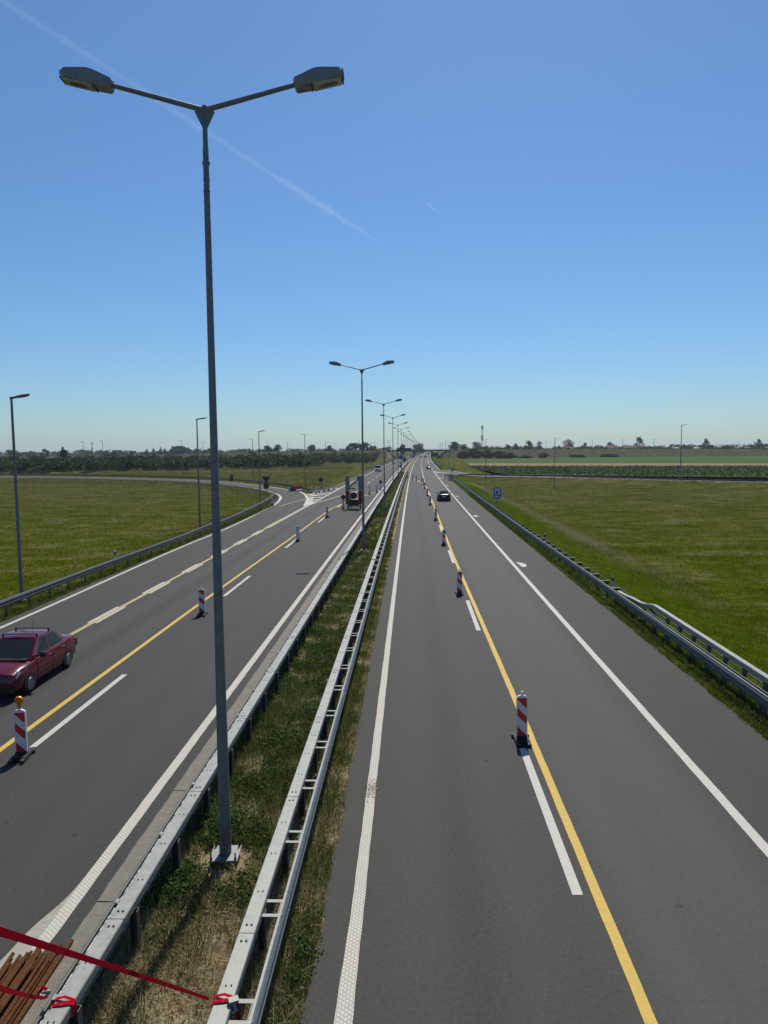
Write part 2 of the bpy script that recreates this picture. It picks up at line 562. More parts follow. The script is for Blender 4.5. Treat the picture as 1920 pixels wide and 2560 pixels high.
def thing(name, label, cat, loc=(0, 0, 0), rz=0, group=None):
    o = bpy.data.objects.new(name, None)
    COL.objects.link(o)
    o.empty_display_size = .3
    o.location = loc
    o.rotation_euler = (0, 0, rz)
    tag(o, label, cat, group)
    return o
def tag(o, label, cat, group=None):
    o['label'] = label
    o['category'] = cat
    if group:
        o['group'] = group
    return o
def struct(o):
    o['kind'] = 'structure'
    return o
def stuff(o, label=None, cat=None):
    o['kind'] = 'stuff'
    if label:
        tag(o, label, cat)
    return o
def dup(root, loc, rz, label, group=None):
    r = root.copy()
    COL.objects.link(r)
    r.location = loc
    r.rotation_euler = (0, 0, rz)
    r['label'] = label
    if group:
        r['group'] = group
    for ch in list(root.children):
        c = ch.copy()
        COL.objects.link(c)
        c.parent = r
        for g in list(ch.children):
            d = g.copy()
            COL.objects.link(d)
            d.parent = c
    return r
def ys(a, b, step):
    n = max(2, int(round((b - a) / step)) + 1)
    return [a + (b - a) * i / (n - 1) for i in range(n)]
def S(t):
    t = max(0.0, min(1.0, t))
    return t * t * (3 - 2 * t)

# ================================================================== THE SETTING
RAMP_R = [(150, 128), (110, 140), (84, 149), (67, 163), (46, 186), (34, 192), (26.5, 199), (22.5, 216), (20.8, 236), (20.2, 256)]   # centre of the joining ramp, right
RAMP_L_FAR = [(-260, 262), (-190, 250), (-150, 240), (-121.9, 229), (-98, 219), (-70, 202.5), (-48, 185.6), (-38.7, 175), (-28.4, 158), (-23.9, 150), (-18.4, 138), (-15, 129), (-13, 120.3), (-11.8, 113)]
RAMP_L_NEAR = [(-260, 248), (-190, 236), (-150, 227), (-118, 217.5), (-92.4, 206), (-66, 191), (-45, 174), (-35.3, 159.3), (-25.8, 143.7), (-20.4, 130), (-18.2, 123), (-16.9, 117), (-16.0, 110), (-15.3, 99)]
RAIL2 = [(-260, 262), (-180, 262), (-139, 262), (-118, 264), (-97, 271), (-79, 275), (-66, 286), (-52, 297), (-36, 308), (-23, 334), (-14, 372), (-7, 410)]

RRd = [(a[0] + (b[0] - a[0]) * k / 20, a[1] + (b[1] - a[1]) * k / 20) for a, b in zip(RAMP_R, RAMP_R[1:]) for k in range(20)]
def dist_poly(x, y, P):
    best = 1e9
    for (ax, ay), (bx, by) in zip(P, P[1:]):
        dx, dy = bx - ax, by - ay
        t_ = max(0, min(1, ((x - ax) * dx + (y - ay) * dy) / (dx * dx + dy * dy)))
        best = min(best, math.hypot(x - ax - t_ * dx, y - ay - t_ * dy))
    return best

def gz(x, y):
    off = x - C(y)
    if off > 10.9:
        d = (off - 11.2) / 6.5
        z = -.06
        if y < 300:
            dr = dist_poly(x, y, RAMP_R)
            z -= .85 * S(d) * S((dr - 5) / 9)
            z -= .1 * S(d)
            if x > 38:
                q = min(RRd, key=lambda p: abs(p[0] - x))
                if y < q[1] + 3:
                    z += .42 * math.exp(-((dr - 5.7) / 1.5) ** 2) * S((x - 38) / 14)
        else:
            z -= .3 * S(d)
        return z
    if off < -18.3:
        z = -.06
        if y < 270:
            dr = min(dist_poly(x, y, RAMP_L_FAR), dist_poly(x, y, RAMP_L_NEAR))
            z -= .45 * S((-off - 18.6) / 6) * S((dr - 3) / 8)
        return z
    return -.06

def axis(parts):
    out = []
    for a, b, n in parts:
        out += [a + (b - a) * i / n for i in range(n)]
    out.append(parts[-1][1])
    return out
GX = axis([(-3600, -800, 6), (-800, -160, 16), (-160, -40, 40), (-40, -19, 20), (-19, -4.4, 4), (-4.4, -.5, 6), (-.5, 10.3, 3), (10.3, 30, 30), (30, 100, 40), (100, 400, 20), (400, 900, 6), (900, 3900, 6)])
GY = axis([(-60, 0, 4), (0, 60, 40), (60, 200, 70), (200, 320, 36), (320, 900, 20), (900, 5900, 12)])
mb = MB()
for y in GY:
    for o in GX:
        x = C(y) + o
        mb.v.append((x, y, gz(x, y)))
nx = len(GX)
for j in range(len(GY) - 1):
    for i in range(nx - 1):
        mb.f.append((j * nx + i, j * nx + i + 1, (j + 1) * nx + i + 1, (j + 1) * nx + i))
struct(mb.build('ground', M['ground'], smooth=60))

def band(mb_, o0, o1, y0, y1, z, step=8):
    Y = ys(y0, y1, step)
    f0 = o0 if callable(o0) else (lambda y: o0)
    f1 = o1 if callable(o1) else (lambda y: o1)
    mb_.strip([RP(f0(y), y, z) for y in Y], [RP(f1(y), y, z) for y in Y])

# --- right carriageway with a ragged verge edge
def jag(y, s):
    return .02 * math.sin(y * 1.9 + s) + .018 * math.sin(y * 5.3 + 2 * s) + .014 * math.sin(y * 13.1 + s) + .01 * math.sin(y * 31 + s)
mb = MB()
Y = ys(-25, 70, .35) + ys(75, 300, 5) + ys(310, 1500, 20)
mb.strip([RP(-.55 + jag(y, 0), y, 0) for y in Y], [RP(10.1 + jag(y, 2), y, 0) for y in Y])
road_r = struct(mb.build('carriageway_right', M['asphalt_right']))
mb = MB()
Y = ys(-25, 70, .35) + ys(75, 300, 5) + ys(310, 1500, 20)
def left_edge(y):
    if y < 112:
        return -17.55 + jag(y, 1) - (1.2 * S((y - 85) / 30)) + .4 * S((45 - y) / 30)
    return -15.45
mb.strip([RP(left_edge(y), y, 0) for y in Y], [RP(-4.25, y, 0) for y in Y])
road_l = struct(mb.build('carriageway_left', M['asphalt_left']))

# --- ramps
def off_path(P, d):
    out = []
    for i, p in enumerate(P):
        a, b = P[max(i - 1, 0)], P[min(i + 1, len(P) - 1)]
        tx, ty = b[0] - a[0], b[1] - a[1]
        l = math.hypot(tx, ty)
        out.append((p[0] + ty / l * d, p[1] - tx / l * d))
    return out
def smooth_path(P, k=2):
    for _ in range(k):
        Q = [P[0]]
        for a, b in zip(P, P[1:]):
            Q += [(a[0] * .75 + b[0] * .25, a[1] * .75 + b[1] * .25), (a[0] * .25 + b[0] * .75, a[1] * .25 + b[1] * .75)]
        P = Q + [P[-1]]
    return P
RRs = smooth_path(RAMP_R)
mb = MB()
mb.strip([(x, y, .006) for x, y in off_path(RRs, -3.6)], [(x, y, .006) for x, y in off_path(RRs, 3.6)])
Yg = ys(185, 450, 5)
band(mb, 10.0, lambda y: 10.0 + 4.5 * S((262 - y) / 40), 214, 300, -.006, 6)
ramp_r = struct(mb.build('slip_road_right', M['asphalt_ramp']))
mb = MB()
def resample(P, n):
    L = [0]
    for a, b in zip(P, P[1:]):
        L.append(L[-1] + math.hypot(b[0] - a[0], b[1] - a[1]))
    out = []
    for i in range(n):
        s_ = L[-1] * i / (n - 1)
        k = max(j for j in range(len(L)) if L[j] <= s_ + 1e-9)
        k = min(k, len(P) - 2)
        u = (s_ - L[k]) / (L[k + 1] - L[k])
        out.append((P[k][0] + (P[k + 1][0] - P[k][0]) * u, P[k][1] + (P[k + 1][1] - P[k][1]) * u))
    return out
LF = resample(smooth_path(RAMP_L_FAR), 70)
LN = resample(smooth_path(RAMP_L_NEAR), 70)
mb.strip([(x, y, .006) for x, y in off_path(LN, .5)], [(x, y, .006) for x, y in off_path(LF, -.4)])
# the hatched nose between ramp and carriageway
mb.add([RP(-15.46, 99, .003), RP(-15.0, 112, .003), RP(-17.2, 129, .003), RP(-15.46, 141, .003), RP(-12.5, 120, .003), RP(-12.6, 99, .003)], [(0, 1, 2, 3, 4, 5)])
ramp_l = struct(mb.build('slip_road_left', M['asphalt_left']))

# --- painted lines (children of their road)
def line(name, o0, o1, y0, y1, m, road, z=.005, step=6):
    b_ = MB()
    band(b_, o0, o1, y0, y1, z, step)
    return b_.build(name, m, road)
def soft(y, s):
    return .003 * math.sin(y * 7 + s) + .003 * math.sin(y * 23 + s)
mb = MB()
Y = ys(-20, 45, .25)
mb.strip([RP(-.1 + soft(y, 0) - .05 * S((12 - y) / 4), y, .005) for y in Y], [RP(.1 + soft(y, 1), y, .005) for y in Y])
mb.build('edge_line', M['paint_dots'], road_r)
line('edge_line', -.1, .1, 45, 1200, M['paint_white'], road_r)
mb = MB()
y = 11.75 - 18
while y < 800:
    if not (150 < y < 160):
        band(mb, 3.62, 3.8, y, y + 6, .005, 3)
    y += 17.85 if y < 150 else (6.0 if y < 300 else 18)
mb.build('lane_line', M['paint_white'], road_r)
line('lane_line', 3.62, 3.8, 300, 620, M['paint_white'], road_r)
Y = ys(-20, 60, .5) + ys(62, 172, 5)
mb = MB()
def yel(y):
    if y < 20: return 4.04
    if y < 120: return 4.04 - .16 * S((y - 15) / 40)
    if y < 158: return 3.88 - .35 * S((y - 120) / 38)
    return 3.53 - 2.7 * (y - 158) / 20
mb.strip([RP(yel(y) - .087 + soft(y, 4), y, .01) for y in Y], [RP(yel(y) + .087 + soft(y, 5), y, .01) for y in Y])
mb.build('yellow_line', M['paint_yellow'], road_r)
mb = MB()
mb.strip([RP(.25, 183.6, .01), RP(3.2, 163, .01)], [RP(.25, 184.9, .01), RP(3.4, 164.3, .01)])
mb.build('closing_line', M['paint_white'], road_r)
mb = MB()
Y = ys(-20, 70, .5) + ys(75, 1200, 8)
mb.strip([RP(7.46 + soft(y, 2), y, .005) for y in Y], [RP(7.68 + soft(y, 3), y, .005) for y in Y])
mb.build('edge_line', M['paint_white'], road_r)
mb = MB()                                   # leaf shaped marks on the hard shoulder
for y in (46.3, 80.4, 114.4, 148.4):
    P = []
    for i in range(9):
        a = math.pi * i / 8 - math.pi / 2
        P.append(RP(8.0 + .38 * math.cos(a), y + .9 * math.sin(a) * (1.0 if math.sin(a) < 0 else 1.15), .005))
    P.append(RP(7.85, y + 1.3, .005))
    mb.add(P, [tuple(range(len(P)))])
mb.build('shoulder_mark', M['paint_white'], road_r)
mb = MB()                                   # shoulder bars and the merging nose
band(mb, 7.68, 9.6, 185.4, 187.2, .005)
mb.add([RP(7.68, 240, .012), RP(7.9, 231, .012), RP(9.6, 226, .012), RP(12.0, 221.5, .012), RP(12.0, 222.6, .012), RP(9.8, 229.5, .012)], [(0, 1, 2, 3, 4, 5)])
mb.add([RP(7.68, 441, .012), RP(10.3, 433, .012), RP(10.3, 441, .012), RP(7.68, 449, .012)], [(0, 1, 2, 3)])
band(mb, 7.68, 10.2, 588, 596, .012)
band(mb, 9.98, 10.16, 262, 700, .012)
mb.build('nose_marking', M['paint_white'], road_r)
mb = MB()
P1 = off_path(RRs, 3.05); P2 = off_path(RRs, 3.3)
mb.strip([(x, y, .012) for x, y in P1], [(x, y, .012) for x, y in P2])
P1 = off_path(RRs, -3.05); P2 = off_path(RRs, -3.3)
mb.strip([(x, y, .012) for x, y in P1[:-14]], [(x, y, .012) for x, y in P2[:-14]])
mb.build('edge_line', M['paint_white'], ramp_r)

# left carriageway
mb = MB()
Y = ys(-20, 60, .25)
mb.strip([RP(-4.93 + soft(y, 0), y, .005) for y in Y], [RP(-4.7 + soft(y, 7), y, .005) for y in Y])
mb.build('edge_line', M['paint_dots'], road_l)
mb = MB()                                   # dusty swept band beside the line, near the bridge
Y = ys(-2, 12.2, .2)
def wash(y):
    return .75 * S((12.3 - y) / 4.5) + .06 * math.sin(y * 3) * S((12.3 - y) / 2)
mb.strip([RP(-4.94 - wash(y), y, .004) for y in Y], [RP(-4.9, y, .004) for y in Y])
mb.build('sand_band', M['paint_dirty'], road_l)
line('edge_line', -4.93, -4.7, 60, 1200, M['paint_white'], road_l)
mb = MB()
for y in (-.9, 17.9, 37.0, 55.4, 74.8, 94.0):
    band(mb, -8.93, -8.75, y, y + 6, .005, 3)
for y in (158,) + tuple(range(176, 420, 19)):
    band(mb, -9.15, -8.95, y, y + (11 if y == 158 else 6.5), .005, 4)
band(mb, -9.15, -8.95, 125, 147, .005, 4)
mb.build('lane_line', M['paint_white'], road_l)
mb = MB()
Y = ys(-10, 88, 2) + ys(89, 102, 1)
def yl(y):
    return -9.58 + .14 * S((y - 35) / 30) + .75 * S((y - 92) / 11)
mb.strip([RP(yl(y) - .087, y, .01) for y in Y], [RP(yl(y) + .087, y, .01) for y in Y])
mb.strip([RP(-8.75, 102, .01), RP(-4.95, 134, .01)], [RP(-8.6, 101.4, .01), RP(-4.95, 132.6, .01)])
mb.build('yellow_line', M['paint_yellow'], road_l)
line('faded_yellow_line', -13.32, -13.1, 22, 78, M['paint_pale'], road_l, .012)
mb = MB()
for i in range(-1, 7):
    y = 31.3 + 6.55 * i
    band(mb, -13.46, -12.98, y, y + 3.3, .006, 3)
mb.build('merge_dash', M['paint_white'], road_l)
mb = MB()
Y = ys(70, 112, 2)
mb.strip([RP(-13.45 - 1.75 * S((y - 98) / 16) , y, .009) for y in Y], [RP(-12.95 - 1.6 * S((y - 99) / 15), y, .009) for y in Y])
mb.build('merge_line', M['paint_dirty'], road_l)
mb = MB()
Y = ys(8, 98, 1.5)
def le(y):
    return -16.85 - .35 * S((y - 30) / 25) + .15 * S((y - 58) / 8) - .85 * S((y - 68) / 32)
mb.strip([RP(le(y) - .1, y, .005) for y in Y], [RP(le(y) + .1, y, .005) for y in Y])
mb.strip([RP(le(98) - .1, 98, .012), RP(-18.9, 106, .012), RP(-20.2, 114.5, .012), RP(-21.2, 119, .012), RP(-22.9, 124.6, .012)],
         [RP(le(98) + .1, 98, .012), RP(-18.55, 106, .012), RP(-19.8, 114.5, .012), RP(-20.85, 119.2, .012), RP(-22.5, 125, .012)])
mb.build('edge_line', M['paint_white'], road_l)
mb = MB()                                   # gore: solid lines, curved edge, stripes
def seg(o0, y0, o1, y1, w, z=.009):
    p, q = Vector(RP(o0, y0, z)), Vector(RP(o1, y1, z))
    d = (q - p).normalized()
    s_ = Vector((d.y, -d.x, 0)) * w / 2
    mb.add([p - s_, p + s_, q + s_, q - s_], [(0, 1, 2, 3)])
cv = [(-13.5, 97), (-13.95, 101.5), (-15.0, 110.5), (-16.0, 116), (-16.85, 120.5), (-18.0, 125.5), (-19.4, 130.3)]
mb.strip([RP(o - .3, y, .014) for o, y in cv], [RP(o + .12, y, .014) for o, y in cv])
seg(-13.15, 99, -13.25, 152, .3, .016)
seg(-13.15, 99, -10.3, 121.6, .2, .018); seg(-10.3, 121.6, -9.0, 133, .2, .018)
seg(-13.3, 152, -13.6, 430, .22, .008)
mb.add([RP(-13.6, 98.5, .02), RP(-13.0, 98.6, .02), RP(-13.1, 104.5, .02), RP(-14.3, 105, .02)], [(0, 1, 2, 3)])
for k, (o0, y0, o1, y1) in enumerate([(-14.6, 107.5, -13.35, 108.0), (-15.4, 112.6, -13.35, 114.5), (-16.1, 117.2, -13.35, 121), (-16.8, 121.5, -13.4, 126.5)]):
    m_ = ((o0 + o1) / 2 , (y0 + y1) / 2 + 1.3)
    seg(o0, y0, m_[0], m_[1], 1.35, .012); seg(m_[0], m_[1], o1, y1, 1.35, .0125)
seg(-16.6, 126.5, -13.4, 139.5, .3, .016)
seg(-15.6, 139.2, -13.4, 140.2, 1.0, .012)
mb.build('gore_marking', M['paint_white'], road_l)
mb = MB()
seg(-16.95, 96.5, -15.4, 112, .2, .016)
mb.build('faded_yellow_line', M['paint_pale'], road_l)
mb = MB()
P1, P2 = LF, off_path(LF, .28)
mb.strip([(x, y, .012) for x, y in P1[:-5]], [(x, y, .012) for x, y in P2[:-5]])
P1, P2 = LN, off_path(LN, -.2)
mb.strip([(x, y, .012) for x, y in P1[:-6]], [(x, y, .012) for x, y in P2[:-6]])
mb.build('edge_line', M['paint_white'], ramp_l)

# --- concrete gutter strip between the left carriageway and its median rail, in slabs
mb = MB()
y = -3.0
while y < 420:
    L_ = random.uniform(3.2, 4.6) if y < 60 else 20
    Yk = ys(y + .015, y + L_ - .015, (.12 if y < 30 else .3) if y < 60 else 7)
    top_l = [RP(-4.4 + .3 * jag(q, 5), q, .03) for q in Yk]
    top_r = [RP(-3.62, q, .03) for q in Yk]
    mb.strip(top_l, top_r)
    mb.strip([(p[0] - .012, p[1], -.05) for p in top_l], top_l)
    y += L_
gut = struct(mb.build('gutter_pavement', M['concrete']))
mb = MB()                                   # open joint between asphalt and slabs
Yc = ys(4, 60, .1)
def ck(q):
    return -4.415 + .3 * jag(q, 5)
mb.strip([RP(ck(q) - .014 - .012 * math.sin(q * 2.7) ** 2 - .006 * math.sin(q * 17), q, .0045) for q in Yc], [RP(ck(q) + .02, q, .0045) for q in Yc])
mb.build('joint_crack', M['black'], gut)
mb = MB()
mb.box((C(73) - 2.1, 75.5, -.02), (1.6, 7.5, .05), yaw_at(73)); mb.box((C(76) - .85, 76, -.022), (.45, 8.5, .05), yaw_at(76))
struct(mb.build('median_paving', M['slope']))

# --- farmland
def sheet(name, pts, z, m):
    b_ = MB()
    b_.add([(x, y, z) for x, y in pts], [tuple(range(len(pts)))])
    return struct(b_.build(name, m))
sheet('corn_field', [(38.5, 300), (36, 236), (37, 214), (52, 206), (90, 184), (150, 160), (330, 110), (420, 150), (420, 240), (180, 265), (64, 302)], -.24, M['corn_soil'])
sheet('ploughed_field', [(45.2, 385), (39, 330), (42, 316), (64, 304), (180, 268), (420, 242), (620, 220), (620, 260), (420, 285), (178, 330), (80, 374)], -.22, M['plough'])
sheet('crop_field', [(50, 470), (45.5, 388), (80, 377), (178, 333), (420, 288), (700, 262), (900, 420), (700, 570), (338, 585), (110, 566), (74, 566)], -.215, M['field_green'])

# --- embankments carrying the crossing road, and the overpass
def bank(name, xs, tops, endx, flip):
    b_ = MB()
    sec = []
    for x, zt in zip(xs, tops):
        w = 1.9 * zt
        sec.append([(x, 604 - w, -.4), (x, 604, zt), (x, 614, zt), (x, 614 + w, -.4)])
    for a, c in zip(sec, sec[1:]):
        for k in range(3):
            b_.add([a[k], a[k + 1], c[k + 1], c[k]], [(0, 1, 2, 3)])
    return struct(b_.build(name, M['bank'], smooth=30))
bank('embankment_terrain', [-900, -420, -320, -213, -107, 3], [.3, .6, 1.7, 4.1, 6.3, 6.6], 3, 1)
bank('embankment_terrain', [54, 160, 320, 500, 1200], [6.6, 6.5, 5.2, 4.4, 3.5], 54, 0)
mb = MB()
mb.add([(3, 604, 6.58), (3, 614, 6.58), (11, 616, -.2), (11, 602, -.2)], [(0, 1, 2, 3)])
mb.add([(3, 604, 6.58), (11, 602, -.2), (3, 590, -.3)], [(0, 1, 2)])
struct(mb.build('slope_paving', M['slope']))
mb = MB()
mb.add([(54, 604, 6.58), (54, 614, 6.58), (44, 616, -.2), (44, 602, -.2), (54, 590, -.3)], [(0, 1, 2, 3), (0, 3, 4)])
struct(mb.build('slope_terrain', M['bank']))
mb = MB()
mb.strip([(-900, 605.3, .34), (-420, 605.3, .65), (-320, 605.3, 1.76), (-213, 605.3, 4.15), (-107, 605.3, 6.35), (3, 605.3, 6.65)], [(-900, 612.7, .34), (-420, 612.7, .65), (-320, 612.7, 1.76), (-213, 612.7, 4.15), (-107, 612.7, 6.35), (3, 612.7, 6.65)])
mb.strip([(54, 605.3, 6.65), (160, 605.3, 6.55), (320, 605.3, 5.25), (500, 605.3, 4.45), (1200, 605.3, 3.55)], [(54, 612.7, 6.65), (160, 612.7, 6.55), (320, 612.7, 5.25), (500, 612.7, 4.45), (1200, 612.7, 3.55)])
struct(mb.build('crossing_road', M['asphalt_ramp']))
ov = thing('overpass', 'dark concrete overpass crossing the motorway in the distance', 'overpass', (28.5, 609, 0))
mb = MB(); mb.box((0, 0, 6.05), (53, 10, 1.15)); mb.build('deck', M['bridge'], ov)
for sy in (-1, 1):
    mb = MB(); mb.box((0, sy * 5.06, 6.55), (54, .12, .55)); mb.build('edge_beam', M['bridge'], ov)
    mb = MB(); mb.box((0, sy * 4.9, 7.65), (54, .06, .08)); mb.box((0, sy * 4.9, 7.25), (54, .05, .06))
    for i in range(28):
        mb.box((-27 + 2 * i, sy * 4.9, 7.2), (.08, .08, .85))
    mb.build('railing', M['galv_dark'], ov)
for px in (-16.5, -2.6, 12.2):
    mb = MB()
    for q in (-3.2, 0, 3.2):
        mb.lathe([(.5, -.3), (.5, 5.0)], 12, (px, q, 0))
    mb.box((px, 0, 5.25), (1.2, 8.6, .42))
    mb.build('pier', M['bridge'], ov)

# ================================================================== GUARDRAILS
W_PROF = [(0, .31), (.035, .31), (.08, .255), (.08, .215), (.03, .165), (.03, .145), (.08, .095), (.08, .055), (.035, 0), (0, 0), (0, .012), (.02, .012), (.062, .06), (.062, .09), (.012, .14), (.012, .17), (.062, .22), (.062, .25), (.02, .298), (0, .298)]
def wprof(flip, z):
    return [((-a if flip else a), b + z) for a, b in W_PROF]
def bprof(w, h, z):
    c = .012
    return [(-w / 2 + c, z), (w / 2 - c, z), (w / 2, z + c), (w / 2, z + h - c), (w / 2 - c, z + h), (-w / 2 + c, z + h), (-w / 2, z + h - c), (-w / 2, z + c)]
def copies(name, mesh_obj, spots, parent, most=95):
    """the first becomes mesh_obj itself, the rest share its mesh; past `most` they are one object"""
    src = None
    for i, (x, y, z, rz) in enumerate(spots[:most]):
        o = mesh_obj if i == 0 else mesh_obj.copy()
        if i:
            COL.objects.link(o)
        o.location = (x, y, z)
        o.rotation_euler = (0, 0, rz)
        o.parent = parent
    if len(spots) > most:
        b_ = MB()
        vs = [v.co.copy() for v in mesh_obj.data.vertices]
        fs = [tuple(p.vertices) for p in mesh_obj.data.polygons]
        for x, y, z, rz in spots[most:]:
            m = Matrix.Translation((x, y, z)) @ Matrix.Rotation(rz, 4, 'Z')
            b_.add([m @ v for v in vs], fs)
        stuff(b_.build(name, mesh_obj.data.materials[0], parent))

# median rail of the right carriageway: box beam on the lamp side, W-beam towards the traffic
rail = thing('median_guardrail', 'silver box beam guardrail with low W-beam beside the right carriageway', 'guardrail', group='guardrails along the motorway')
Y = ys(2, 60, 1) + ys(64, 200, 5) + ys(210, 900, 15)
def bolt(b_, x, y, z, r=.014):
    b_.lathe([(r, z - .01), (r, z + .012)], 7, (x, y, 0))
def box_beam(o_, y0, step, parent):
    mb = MB(); mb.sweep(bprof(.235, .135, .665), [RP(o_, y) for y in Y])
    k0 = len(mb.f)
    y = y0
    while y < 70:
        mb.box((C(y) + o_, y, .7335), (.239, .012, .141), yaw_at(y))
        y += step
    k1 = len(mb.f)
    y = y0
    while y < 70:
        for d in (-.17, .17, .95, 2.0, 3.0):
            for s_ in (-.035, .035):
                bolt(mb, C(y + d) + o_ + s_, y + d, .801, .017 if abs(d) < .3 else .011)
        y += step
    mb.build('box_beam', M['galv'], parent, second=[(k0, M['galv_dark']), (k1, M['bolt'])])
box_beam(-1.43, 5.57, 4.0, rail)
mb = MB(); mb.sweep(wprof(False, .43), [RP(-1.07, y) for y in Y]); mb.build('wave_beam', M['galv_mid'], rail, smooth=40)
mb = MB()
for a in (-.055, .055):
    mb.box((a, 0, .33), (.012, .12, .66))
mb.box((0, .055, .33), (.11, .012, .66))
po = mb.build('post', M['post_dark'], rail)
copies('post', po, [(C(y) - 1.36, y, 0, yaw_at(y)) for y in [2.25 + 2.0 * i for i in range(200)]], rail)
mb = MB()
mb.box((0, -.17, .71), (.25, .07, .012)); mb.box((0, .17, .71), (.25, .07, .012)); mb.box((-.12, 0, .69), (.01, .4, .05)); mb.box((.11, 0, .66), (.012, .42, .11))
mb.add([(.11, -.205, .704), (.11, -.135, .704), (.19, -.135, .745), (.19, -.205, .745)], [(0, 1, 2, 3)])
br = mb.build('spacer', M['galv_spacer'], rail)
copies('spacer', br, [(C(y) - 1.2, y, 0, yaw_at(y)) for y in [2.25 + 2.0 * i for i in range(150)]], rail)
# median rail of the left carriageway
rail = thing('median_guardrail', 'silver box beam guardrail on dark posts beside the gutter of the left carriageway', 'guardrail', group='guardrails along the motorway')
box_beam(-3.4, 6.0, 3.9, rail)
mb = MB(); mb.sweep(wprof(True, .43), [RP(-3.6, y) for y in Y]); mb.build('wave_beam', M['galv_dark'], rail, smooth=40)
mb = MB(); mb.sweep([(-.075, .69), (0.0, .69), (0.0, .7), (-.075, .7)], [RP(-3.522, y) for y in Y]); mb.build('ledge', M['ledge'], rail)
po2 = po.copy(); po2.data = po.data; COL.objects.link(po2)
copies('post', po2, [(C(y) - 3.3, y, 0, yaw_at(y)) for y in [2.6 + 1.93 * i for i in range(200)]], rail)
mb = MB(); mb.box((0, 0, .752), (.12, .09, .012)); mb.box((-.06, 0, .72), (.012, .09, .06)); mb.box((.03, 0, .765), (.05, .06, .03))
cl = mb.build('clip', M['galv'], rail)
copies('clip', cl, [(C(y) - 3.545, y, 0, yaw_at(y)) for y in [4.6 + 1.93 * i for i in range(40)]], rail)
# rail on the right verge
rail = thing('verge_guardrail', 'grey W-beam guardrail with dark brackets along the right hand verge', 'guardrail', group='guardrails along the motorway')
def vr(y):
    return 10.62 - .12 * S((y - 30) / 40) + .5 * S((y - 176) / 12)
Yv = ys(2, 60, 1.5) + ys(64, 186, 4)
mb = MB(); mb.sweep(wprof(True, .43), [RP(vr(y), y) for y in Yv]); mb.build('wave_beam', M['galv_dark'], rail, smooth=40)
mb = MB(); mb.sweep(bprof(.05, .04, .735), [RP(vr(y) - .02, y) for y in Yv]); mb.build('top_flange', M['galv'], rail)
mb = MB(); mb.sweep(bprof(.03, .05, .7), [RP(vr(y) + .44, y) for y in Yv if y < 58]); mb.build('rear_rail', M['galv_dark'], rail)
mb = MB()
mb.box((.34, 0, .28), (.08, .1, .86)); mb.add([(.0, -.07, .87), (.0, .07, .87), (.44, .07, .87), (.44, -.07, .87), (.0, 0, .6), (.44, 0, .7)], [(0, 1, 2, 3), (0, 4, 5, 3), (1, 4, 5, 2), (0, 1, 4), (2, 3, 5)])
sp_ = mb.build('bracket_post', M['post_dark'], rail)
copies('bracket_post', sp_, [(C(y) + vr(y), y, -.1, yaw_at(y)) for y in [34.5 + 1.95 * i for i in range(77)]], rail)
mb = MB(); mb.box((.34, 0, .3), (.1, .1, .9)); mb.box((.2, 0, .6), (.28, .08, .08))
sp2 = mb.build('post', M['post_dark'], rail)
copies('post', sp2, [(C(y) + vr(y), y, -.12, yaw_at(y)) for y in [3.2 + 1.3 * i for i in range(24)]], rail)
# the bridge end's higher handrail
rail = thing('bridge_parapet', 'light grey double rail bridge parapet rising above the right guardrail', 'parapet')
def pr(y):
    return vr(y) + .32
def pz(y):
    return 1.1 - .28 * S((y - 29.0) / 2.0) - .16 * S((y - 31) / 3)
Yp = [2 + 1.3 * i for i in range(21)] + [28.6, 29.2, 29.8, 30.4, 31, 32, 33, 34, 35.2]
mb = MB()
mb.sweep(bprof(.18, .17, 0), [(C(y) + pr(y), y, pz(y) - .17) for y in Yp]); mb.build('handrail', M['galv'], rail)
mb = MB(); mb.sweep(bprof(.05, .28, 0), [(C(y) + pr(y) - .13, y, .44) for y in Yp[:-6]]); mb.build('lower_rail', M['galv_dark'], rail)
mb = MB(); mb.tube([RP(pr(29.8), 29.8, .82), RP(pr(28.4) - .08, 28.4, .62)], .05, 4); mb.build('strut', M['galv_dark'], rail)
mb = MB(); mb.box((0, 0, .5), (.1, .11, 1.02)); mb.box((.07, 0, 1.0), (.05, .1, .22))
pp = mb.build('post', M['galv_dark'], rail)
copies('post', pp, [(C(y) + pr(y), y, -.12, yaw_at(y)) for y in [3.0 + 1.3 * i for i in range(20)]], rail)

def simple_rail(name, label, path, z0=.42, posts_step=4.0, face=1, mat_='galv_dark', zf=None, group='guardrails along the motorway', most=95):
    r = thing(name, label, 'guardrail', group=group)
    zf = zf or (lambda x, y: 0.0)
    mb = MB(); mb.sweep(wprof(face < 0, z0), [(x, y, zf(x, y)) for x, y in path]); mb.build('wave_beam', M[mat_], r, smooth=40)
    mb = MB(); mb.sweep(bprof(.06, .03, z0 + .3), [(x, y, zf(x, y)) for x, y in path]); mb.build('top_flange', M[mat_], r)
    L_ = 0
    spots = []
    nxt = .5
    for a, b in zip(path, path[1:]):
        d = math.hypot(b[0] - a[0], b[1] - a[1])
        while nxt <= L_ + d:
            u = (nxt - L_) / d
            x, y = a[0] + (b[0] - a[0]) * u, a[1] + (b[1] - a[1]) * u
            nn = (-(b[1] - a[1]) / d * .1 * face, (b[0] - a[0]) / d * .1 * face)
            spots.append((x + nn[0], y + nn[1], zf(x, y), math.atan2(b[1] - a[1], b[0] - a[0])))
            nxt += posts_step
        L_ += d
    mb = MB(); mb.box((0, 0, .22), (.1, .07, .95))
    p = mb.build('post', M['post_dark'], r)
    spots.sort(key=lambda q: math.hypot(q[0], q[1]))
    copies('post', p, spots, r, most)
    return r
